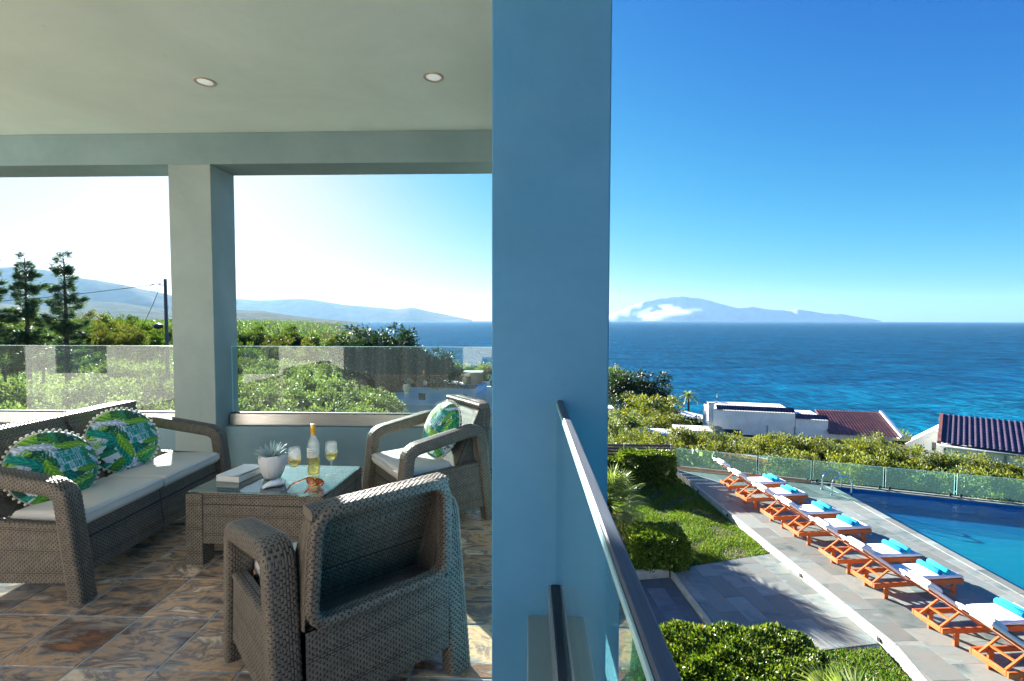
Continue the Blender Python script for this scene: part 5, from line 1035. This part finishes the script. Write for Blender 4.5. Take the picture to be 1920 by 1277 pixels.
hedge((4.05, 16.75, -3.66), (1.85, 0.85, 1.04), 12000, 'dark clipped hedge in front of the slat fence', 0.05, 3, 0.22)
hedge((2.65, 16.9, -3.80), (1.0, 0.8, 0.8), 5000, 'low dark hedge behind the fan palm, beside the slat fence', 0.05, 4, 0.25)

def fan_palm(x, y, z0, stem, n, size, label, seed, tilt0=0.15):
    g = np.random.default_rng(seed); t = empty('fan_palm', (x, y, z0), 0, label, 'palm', None)
    b = MB(); b.tube([(0, 0, -0.2), (0.01, 0, stem*0.6), (0, 0, stem)], [0.13, 0.11, 0.10], 10); tr = b.build('trunk', M['bark'], t)
    for k in range(n):
        f = k/n; az = k*2.39996+g.uniform(-0.2, 0.2); el = R(82)-f*R(125)+g.uniform(-0.1, 0.1); pl = size*0.55*g.uniform(0.85, 1.1); d = np.array([math.cos(az)*math.cos(el), math.sin(az)*math.cos(el), math.sin(el)])
        p0 = np.array([0, 0, stem]); p1 = p0+d*pl+np.array([0, 0, -0.06*pl]); side = np.cross(d, [0, 0, 1.0]); side /= np.linalg.norm(side)+1e-9; nrm = np.cross(side, d)
        fr_ = MB(); fr_.tube([tuple(p0), tuple((p0+p1)/2+nrm*0.02), tuple(p1)], [0.014, 0.010, 0.007], 5)
        for q in range(26):
            th = (q-12.5)/12.5*R(128); L_ = size*0.55*(0.72+0.28*math.cos(th*0.7)); v = d*math.cos(th)+side*math.sin(th); w2 = np.cross(v, nrm); droop = 0.16*L_*(1+max(0, -d[2])*0.5)
            c0 = p1; c1 = p1+v*L_*0.55+nrm*0.02; c2 = p1+v*L_-np.array([0, 0, droop])
            fr_.add([tuple(c0-w2*0.006), tuple(c0+w2*0.006), tuple(c1+w2*0.020), tuple(c1-nrm*0.010), tuple(c1-w2*0.020), tuple(c2)], [(0, 1, 2, 3), (0, 3, 4), (3, 2, 5), (3, 5, 4)])
        fr_.build('frond', M['dry_leaf'] if f > 0.86 else M['palm_leaf'], t)
    return t
fan_palm(2.20, 13.2, -4.2, 0.62, 34, 1.15, 'fan palm on the lawn half hidden behind the big pillar', 3)
fan_palm(3.74, 5.52, -4.2, 0.72, 24, 0.92, 'low fan palm at the bottom of the picture in front of the big hedge', 5)
for n_, (x_, y_, zt_, r_) in enumerate(((1.0, 11.9, -1.9, 0.82), (0.75, 9.2, -2.7, 0.62))):  # unseen trees added to throw shade onto the patios
    tree('tree', DK, x_, y_, zt_, r_, ['slim dark garden tree hidden behind the big pillar, beside the fan palm', 'slim dark garden tree hidden behind the big pillar, beside the lower patio'][n_], 'tree', 'garden trees behind the big pillar', n_, 2.4)
def feather_palm(x, y, z0, h, label, seed):
    g = np.random.default_rng(seed); t = empty('palm_tree', (x, y, z0), 0, label, 'palm tree', 'palms on the beach')
    MB().tube([(0, 0, -0.5), (0.08, 0, h*0.5), (0, 0.05, h)], [0.22, 0.17, 0.15], 8).build('trunk', M['bark'], t)
    b = MB()
    for k in range(22):
        a = k*2.39996; el = R(70)-R(95)*k/22; L_ = 1.7*g.uniform(0.85, 1.1); pr = None; pts = []
        for q in range(8): s = q/7*L_; pts.append(np.array([math.cos(a)*math.cos(el)*s, math.sin(a)*math.cos(el)*s, h+math.sin(el)*s-0.28*s*s]))
        sd = np.array([-math.sin(a), math.cos(a), 0])
        for q in range(7):
            for sg in (-1, 1):
                p, p2 = pts[q], pts[q+1]; b.add([tuple(p), tuple(p2), tuple((p+p2)/2+sd*sg*0.34*(1-q/9)-np.array([0, 0, 0.12])+(p2-p)*0.6)], [(0, 1, 2)])
    b.build('fronds', M['palm_leaf'], t); return t
feather_palm(22.9, 78, -14.4, 3.2, 'palm tree on the beach, the paler and lower of two', 1)
feather_palm(24.7, 76, -14.0, 3.9, 'palm tree on the beach nearer the white house', 2)

# far woodland that reads as one mass: over the land and the headland
def woodland(name, n, seed, sel, size, m):
    g = np.random.default_rng(seed); out = []
    while len(out) < n:
        tg = g.uniform(-1.3, 0.35, 4000); y = 75*(1700/75)**g.random(4000); x = tg*y; d = coast_d(x, y); ok = (d > 6) & sel(x, y)
        out += list(zip(x[ok], y[ok]))
    q = np.array(out[:n]); z = terrain_z(q[:, 0], q[:, 1]); s = size*(0.6+0.8*g.random(n))*np.clip(q[:, 1]/250, 0.5, 1.6); K = 34
    o = g.normal(size=(n, K, 3)); o /= np.linalg.norm(o, axis=2, keepdims=True); o[..., 2] = np.abs(o[..., 2])*1.1; P = (np.stack([q[:, 0], q[:, 1], z], 1)[:, None]+o*s[:, None, None]).reshape(-1, 3)
    V, F = leaves(P, (o+g.normal(size=o.shape)*0.7).reshape(-1, 3), np.repeat(s, K)*0.55, np.repeat(s, K)*0.42, g); return tag(link(name, np_mesh(name, V, F, m, False)), kind='stuff')
woodland('far_woodland', 3600, 5, lambda x, y: np.ones_like(x, bool), 1.5, M['green_leaf'])
def scrub(name, n, seed):
    g = np.random.default_rng(seed); pts = []
    while len(pts) < n:
        x = g.uniform(-75, 45, 4000); y = g.uniform(19, 95, 4000); ok = (coast_d(x, y) > 3) & (x/y > -1.4) & (x/y < 0.75) & ~((x > 14) & (y < 50) & (y > 36)); ok &= ~((x > 20) & (x < 33) & (y < 36)) & ~((x > -14) & (x < 0) & (y > 36) & (y < 48)) & (y > 20+np.clip(-x*0.0, 0, 9))
        pts += list(zip(x[ok], y[ok]))
    q = np.array(pts[:n]); z = terrain_z(q[:, 0], q[:, 1]); s = 0.35+0.45*g.random(n); K = 26; o = g.normal(size=(n, K, 3)); o /= np.linalg.norm(o, axis=2, keepdims=True); o[..., 2] = np.abs(o[..., 2])
    P = (np.stack([q[:, 0], q[:, 1], z-0.1], 1)[:, None]+o*s[:, None, None]*np.array([1.3, 1.3, 1])).reshape(-1, 3); V, F = leaves(P, (o+g.normal(size=o.shape)*0.7).reshape(-1, 3), np.repeat(s, K)*0.5, np.repeat(s, K)*0.3, g)
    return tag(link(name, np_mesh(name, V, F, M['olive_leaf'], False)), kind='stuff')
scrub('undergrowth', 5200, 8)

# ================================================================== HOUSES AND OTHER THINGS BELOW
M['rooftile'] = mat('roof_tile', (0.16, 0.055, 0.055), (0.30, 0.12, 0.10), 2.0, 0.6)
M['darktile'] = mat('dark_roof_tile', (0.035, 0.025, 0.05), (0.075, 0.05, 0.08), 2.0, 0.5)
def tiled(name, parent, o, ux, uy, Lx, Ly, pitch, course, m, amp=0.05):
    """pan-tile roof slope: o = eave corner, ux along the eave, uy up the slope"""
    o, ux, uy = Vector(o), Vector(ux).normalized(), Vector(uy).normalized(); nz = ux.cross(uy).normalized(); nu, nv = int(Lx/pitch*6)+1, int(Ly/course*3)+1
    u = np.linspace(0, Lx, nu); v = np.linspace(0, Ly, nv); U, W_ = np.meshgrid(u, v, indexing='ij'); h = amp*np.abs(np.sin(np.pi*U/pitch))**0.8+0.03*(1-np.mod(W_/course, 1.0)); h = h*(np.mod(U/pitch, 1) > -1)
    V = np.array(o)+U[..., None]*np.array(ux)+W_[..., None]*np.array(uy)+h[..., None]*np.array(nz); r = link(name, np_mesh(name, V.reshape(-1, 3), grid_faces(nu, nv), m), parent)
    return r
def wbox(b, o, a, bb, t0, t1, s0, s1, z0, z1):
    """upright block: t along a, s along bb from o"""
    P = [(o[0]+a[0]*t+bb[0]*s, o[1]+a[1]*t+bb[1]*s) for t, s in ((t0, s0), (t1, s0), (t1, s1), (t0, s1))]; b.prism(P, z0, z1)
    return b
# white house in the middle distance
H1 = empty('house', (0, 0, 0), 0, 'long white house with dark parapet tiles and a red brown roof at one end', 'house')
o, a, bb = (16.85, 44.9), (0.974, -0.226), (0.226, 0.974)
def part(name, m, parent, *spans, fr=None):
    b = MB(); f = fr or (o, a, bb)
    for s in spans: wbox(b, *f, *s)
    return b.build(name, m, parent)
wl = part('wall', M['white'], H1, (0, 6.7, 0, 5, -7.9, -6.72), (0.12, 9.3, 0.12, 5, -11.5, -7.9), (6.7, 9.3, 0.1, 4.9, -7.9, -7.22))
tiled('parapet_tiles', H1, (o[0]-bb[0]*0.1+a[0]*0.3, o[1]-bb[1]*0.1+a[1]*0.3, -6.72), (*a, 0), (*bb, 0.55), 6.4, 0.7, 0.22, 0.35, M['darktile'])
tiled('parapet_tiles', H1, (o[0]+a[0]*6.75, o[1]+a[1]*6.75, -7.22), (*a, 0), (*bb, 0.55), 2.6, 0.7, 0.22, 0.35, M['darktile'])
part('chimney', M['white'], H1, (-0.35, 0.12, 0.3, 0.8, -10.5, -6.25)); part('chimney_cap', M['stone'], H1, (-0.42, 0.19, 0.23, 0.87, -6.25, -6.15))
part('side_wall', M['white'], H1, (-0.35, 0.10, 0.82, 4.5, -11.2, -6.85))
w1 = part('window', M['window'], H1, (0.45, 2.45, 0.085, 0.14, -9.15, -8.45)); part('window_frame', M['white'], w1, (0.40, 2.5, 0.07, 0.12, -8.45, -8.39), (0.40, 2.5, 0.07, 0.12, -9.21, -9.15))
part('window', M['window'], H1, (5.6, 6.0, 0.085, 0.14, -9.3, -8.7)); part('downpipe', M['post_metal'], H1, (4.5, 4.58, 0.04, 0.115, -11, -7.9)); part('downpipe', M['post_metal'], H1, (6.68, 6.76, 0.02, 0.098, -11, -7.25))
tiled('roof', H1, (o[0]+a[0]*9.2+bb[0]*-0.6, o[1]+a[1]*9.2-bb[1]*0.6, -8.3), (*a, 0), (*bb, 0.36), 5.2, 4.2, 0.24, 0.36, M['rooftile'])
part('wall', M['white'], H1, (9.32, 14.1, 0.0, 4.0, -12, -8.28)); part('verge', M['white'], H1, (14.4, 14.65, -0.5, 0.2, -8.4, -8.05))
bq = MB(); p0 = Vector((o[0]+a[0]*14.5-bb[0]*0.6, o[1]+a[1]*14.5-bb[1]*0.6, -8.2)); bq.beam(p0, p0+Vector((*bb, 0.36)).normalized()*4.2, 0.22, 0.2); bq.build('verge', M['white'], H1)
an = MB(); an.tube([(o[0]+0.8, o[1]+1.2, -6.8), (o[0]+0.8, o[1]+1.2, -5.3)], 0.025, 6)
for q_ in range(4): an.tube([(o[0]+0.5+q_*0.05, o[1]+1.2-0.25, -5.35-q_*0.1), (o[0]+1.1-q_*0.05, o[1]+1.2+0.25, -5.35-q_*0.1)], 0.012, 5)
an.build('aerial', M['dark_metal'], H1)
def dish(x, y, z, r, aim, label):
    t = empty('satellite_dish', (x, y, z), 0, label, 'satellite dish', 'satellite dishes'); aim = Vector(aim).normalized(); q = aim.to_track_quat('Z', 'Y')
    b = MB(); b.lathe([(r*k/8, 0.22*r*(k/8)**2) for k in range(9)], 28); d_ = b.build('bowl', M['stone'], t); d_.rotation_euler = q.to_euler()
    MB().tube([(0, 0, 0), tuple(aim*r*0.85)], 0.02, 6).build('feed_arm', M['dark_metal'], t); MB().tube([(0, 0, -r*0.1), tuple(-aim*0.25), (-aim.x*0.25, -aim.y*0.25, -1.6)], 0.04, 8).build('mast', M['post_metal'], t)
dish(16.9, 43.9, -8.55, 0.55, (-0.15, -1, 0.35), 'pale satellite dish beside the chimney of the long white house')

# house with the dark tiled roof, on the seaward side of the pool
H2 = empty('house', (0, 0, 0), 0, 'white house with a big dark striped tile roof at the picture edge beyond the pool', 'house')
a2, b2 = (0.76, -0.65), (0.65, 0.76); o2 = (22.87, 27.8)
F2 = (o2, a2, b2)
tiled('roof', H2, (*o2, -5.42), (*a2, 0), (*b2, 0.29), 7.5, 3.9, 0.235, 0.36, M['darktile'], 0.075)
tiled('roof', H2, (o2[0]+b2[0]*7.2+a2[0]*7.5, o2[1]+b2[1]*7.2+a2[1]*7.5, -5.42), (-a2[0], -a2[1], 0), (-b2[0], -b2[1], 0.29), 7.5, 3.7, 0.235, 0.36, M['darktile'], 0.075)
vg = MB(); p0 = Vector((*o2, -5.36)); vg.beam(p0, p0+Vector((*b2, 0.29)).normalized()*3.8, 0.16, 0.16); vg.build('verge_tiles', M['rooftile'], H2)
b = MB(); f2 = lambda t_, s, z: (o2[0]+a2[0]*t_+b2[0]*s, o2[1]+a2[1]*t_+b2[1]*s, z)
b.add([f2(0.35, 0.4, -9), f2(0.35, 6.8, -9), f2(0.35, 6.8, -5.45), f2(0.35, 3.6, -4.5), f2(0.35, 0.4, -5.45)], [(4, 3, 2, 1, 0)]); b.build('gable', M['stone'], H2)
part('wall', M['white'], H2, (0.36, 7.4, 0.42, 6.8, -9, -5.5), fr=F2); part('eave_beam', M['white'], H2, (0.2, 7.45, 0.1, 0.40, -5.62, -5.46), fr=F2); part('corner_post', M['white'], H2, (0.30, 0.62, 0.30, 0.42, -9, -5.62), fr=F2)
part('window', M['window'], H2, (0.9, 1.35, 0.40, 0.45, -7.2, -6.55), fr=F2); part('downpipe', M['post_metal'], H2, (2.6, 2.68, 0.33, 0.41, -9, -5.62), fr=F2)
gt = MB(); gt.tube([f2(-0.1, -0.06, -5.50), f2(7.5, -0.06, -5.50)], 0.06, 8); gt.build('gutter', M['post_metal'], H2)
o3 = (24.0, 31.0); F3 = (o3, a2, b2); f3 = lambda t_, s, z: (o3[0]+a2[0]*t_+b2[0]*s, o3[1]+a2[1]*t_+b2[1]*s, z)
b = MB(); poly = [(-0.25, -9), (1.75, -9), (1.75, -5.95), (1.05, -5.36), (-0.25, -6.42)]; b.add([f3(t_, 0, z) for t_, z in poly]+[f3(t_, 3, z) for t_, z in poly], [(0, 1, 2, 3, 4), (9, 8, 7, 6, 5)]+[((i+1) % 5, i, i+5, (i+1) % 5+5) for i in range(5)]); wg = b.build('gable_wing', M['white'], H2)
b = MB(); b.beam(f3(-0.35, 0.0, -6.44), f3(1.06, 0.0, -5.30), 0.3, 0.09, up=(*b2, 0)); b.build('verge', M['white'], H2)
for t_, z, w_, h_ in ((0.95, -6.25, 0.18, 0.5), (0.35, -6.55, 0.16, 0.28), (1.5, -6.5, 0.22, 0.5)): part('window', M['window'], H2, (t_-w_/2, t_+w_/2, -0.03, 0.03, z-h_/2, z+h_/2), fr=F3)
ck = part('chimney', M['white'], H2, (1.15, 1.60, 0.5, 0.95, -6.5, -4.72), fr=F3); part('chimney_cap', M['stone'], ck, (1.1, 1.65, 0.45, 1.0, -4.72, -4.62), fr=F3)
dish(23.5, 28.6, -6.62, 0.42, (-0.5, -1, 0.4), 'pale satellite dish at the gable of the house with the dark striped roof')

# pale blue house below the armchair view
H3 = empty('house', (0, 0, 0), 0, 'pale house with blue walls seen through the glass behind the corner armchair', 'house')
M['bluewall'] = mat('pale_blue_wall', (0.50, 0.66, 0.76), (0.56, 0.71, 0.80), 1.5, 0.8)
o4 = (-11.4, 41.0); a4 = (0.985, -0.17); b4 = (0.17, 0.985); F4 = (o4, a4, b4)
part('wall', M['bluewall'], H3, (1.55, 7.2, 0, 5, -9, -4.25), (0.0, 1.55, 0.3, 4, -9, -4.75), (7.2, 9.4, 0.2, 4, -9, -4.6), fr=F4)
tiled('parapet_tiles', H3, (o4[0]+a4[0]*1.5, o4[1]+a4[1]*1.5-0.1, -4.27), (*a4, 0), (*b4, 0.5), 5.8, 0.6, 0.22, 0.3, M['darktile']); tiled('parapet_tiles', H3, (o4[0]-0.05, o4[1]+0.2, -4.77), (*a4, 0), (*b4, 0.5), 1.6, 0.6, 0.22, 0.3, M['darktile'])
part('ledge', M['white'], H3, (-0.05, 7.3, -0.12, 0.0, -5.75, -5.6), fr=F4); part('window', M['window'], H3, (2.3, 2.9, -0.03, 0.02, -5.3, -4.75), fr=F4); part('window', M['window'], H3, (5.9, 6.5, -0.03, 0.02, -5.3, -4.75), fr=F4)
ck = part('chimney', M['capsule'], H3, (1.35, 1.6, 0.6, 0.85, -4.8, -3.75), fr=F4); part('pillar', M['white'], H3, (8.2, 8.55, -0.2, 0.15, -9, -4.0), fr=F4)
t = empty('brick_shed', (-4.9, 43.5, -7.5), 0, 'small terracotta coloured shed between the trees behind the blue house', 'shed')
M['terracotta'] = mat('terracotta', (0.42, 0.18, 0.09), (0.55, 0.26, 0.14), 3, 0.85)
MB().box((0, 0, 2.1), (1.6, 1.4, 4.2)).build('wall', M['terracotta'], t); MB().box((0, 0, 4.25), (1.8, 1.6, 0.1)).build('roof', M['stone'], t); MB().box((-0.3, -0.71, 3.2), (0.4, 0.04, 1.4)).build('door', M['dark_metal'], t)
def low_roof(x, y, z, w_, d, label, ang=0.0):
    t = empty('flat_roof_hut', (x, y, z), ang, label, 'hut', 'white huts above the beach')
    MB().box((0, 0, 0), (w_, d, 0.14), ch=0.02).build('roof', M['white'], t); MB().box((0, 0.1, -1.3), (w_-0.5, d-0.6, 2.45)).build('wall', M['white'], t); MB().box((w_*0.2, -d/2+0.39, -1.4), (0.7, 0.04, 1.6)).build('door', M['window'], t)
    for s in (-1, 1): MB().tube([(s*(w_/2-0.1), -d/2+0.1, -2.6), (s*(w_/2-0.1), -d/2+0.1, -0.07)], 0.05, 8).build('post', M['white'], t)
low_roof(8.95, 35.0, -6.55, 2.6, 1.6, 'low white hut roof among bushes, farther from the white house', R(-8)); low_roof(11.9, 35.6, -6.45, 2.5, 1.8, 'low white hut roof among bushes, nearer the white house', R(-8)); low_roof(6.5, 41.5, -6.0, 1.4, 1.4, 'small white hut at the edge of the big pillar above the slat fence')
t = empty('beach_bar', (21.8, 62.5, -15.5), R(-22), 'beach bar with a long white roof and a red awning beside the palms', 'beach bar')
MB().box((0, 0, 4.6), (5.0, 3.0, 0.22), Matrix.Rotation(R(9), 3, 'Y')).build('roof', M['white'], t); MB().box((0, 0.3, 2.0), (4.4, 2.2, 4.2)).build('wall', M['stone'], t)
M['red'] = mat('red_awning', (0.45, 0.03, 0.05), (0.55, 0.05, 0.07), 5, 0.8); MB().box((1.0, -1.7, 3.75), (2.8, 0.7, 0.06), Matrix.Rotation(R(9), 3, 'Y')).build('awning', M['red'], t)
M['thatch'] = mat('thatch', (0.14, 0.085, 0.06), (0.24, 0.16, 0.12), 14, 0.95, bump=1.0, bscale=40)
t = empty('thatched_hut', (18.3, 66.0, -15.0), 0, 'thatched hut on the beach below the dark pine', 'hut'); MB().lathe([(2.9, 3.2), (1.7, 4.3), (0.3, 5.5), (0.0, 5.55)], 14).build('roof', M['thatch'], t); MB().tube([(0, 0, 0), (0, 0, 4.0)], 1.7, 12).build('wall', M['stone'], t)

# utility pole, wires and lamp behind the window pillar
t = empty('utility_pole', (-22.62, 30.0, -6.0), 0, 'grey utility pole beside the window pillar carrying one wire', 'pole')
MB().tube([(0, 0, 0), (0, 0, 9.9)], [0.12, 0.09], 10).build('shaft', M['pole'], t)
MB().tube([(-0.15, 0, 9.5), (-0.5, -0.05, 9.6)], 0.03, 6).build('bracket', M['dark_metal'], t)
b = MB(); b.tube([(-0.75+0.24*math.cos(2*math.pi*k/16), 0, 9.35+0.24*math.sin(2*math.pi*k/16)) for k in range(17)], 0.018, 5, cap=False); b.build('wire_coil', M['dark_metal'], t)
MB().tube([(-0.35, 0, 9.4), (-0.75, -0.1, 8.3), (-1.55, -0.2, 6.6)], 0.018, 5).build('stay_wire', M['dark_metal'], t)
MB().sphere((-0.45, -0.1, 6.95), 0.22, 12, 8, (1.4, 1, 0.8)).build('lamp_head', M['dark_metal'], t)
wp = [(-22.9+q*-1.1, 30.0+q*0.0, 3.62-0.115*q-0.004*q*(10-q)) for q in range(0, 14)]
tag(MB().tube(wp, 0.022, 5).build('power_line', M['dark_metal']), 'thin black power line running from the utility pole past the conifers', 'wire')

# a few pale houses on the headland
for n, (x, y, w_) in enumerate(((-268, 760, 16), (-300, 800, 12), (-322, 905, 20), (-240, 700, 10))):
    z = float(terrain_z(x, y)); t = empty('far_house', (x, y, z), 0, ['pale block on the headland nearest the dark dome tree', 'small pale house on the headland, second from the dark dome tree', 'long pale building near the tip of the headland', 'smallest pale house on the headland slope'][n], 'house', 'pale houses on the headland')
    MB().box((0, 0, 2.6), (w_, 8, 5.2)).build('wall', M['white'], t); MB().box((0, 0, 5.35), (w_+0.8, 8.8, 0.3)).build('roof', M['stone'], t)
    for k in range(3): MB().box((-w_/2+w_*(k+0.5)/3, -4.03, 2.8), (1.4, 0.1, 1.4)).build('window', M['window'], t)

# ================================================================== AIR
hm, hn, ho = newmat('air_haze'); pv = hn.nodes.new('ShaderNodeVolumePrincipled'); pv.inputs['Color'].default_value = (0.38, 0.66, 0.92, 1); pv.inputs['Density'].default_value = 2.9e-5; pv.inputs['Anisotropy'].default_value = 0.25
hn.links.new(pv.outputs[0], ho.inputs['Volume'])
hz_ = MB().box((0, 4450, 225), (19700, 10900, 530)); ho_ = hz_.build('haze', hm); tag(ho_, kind='stuff')
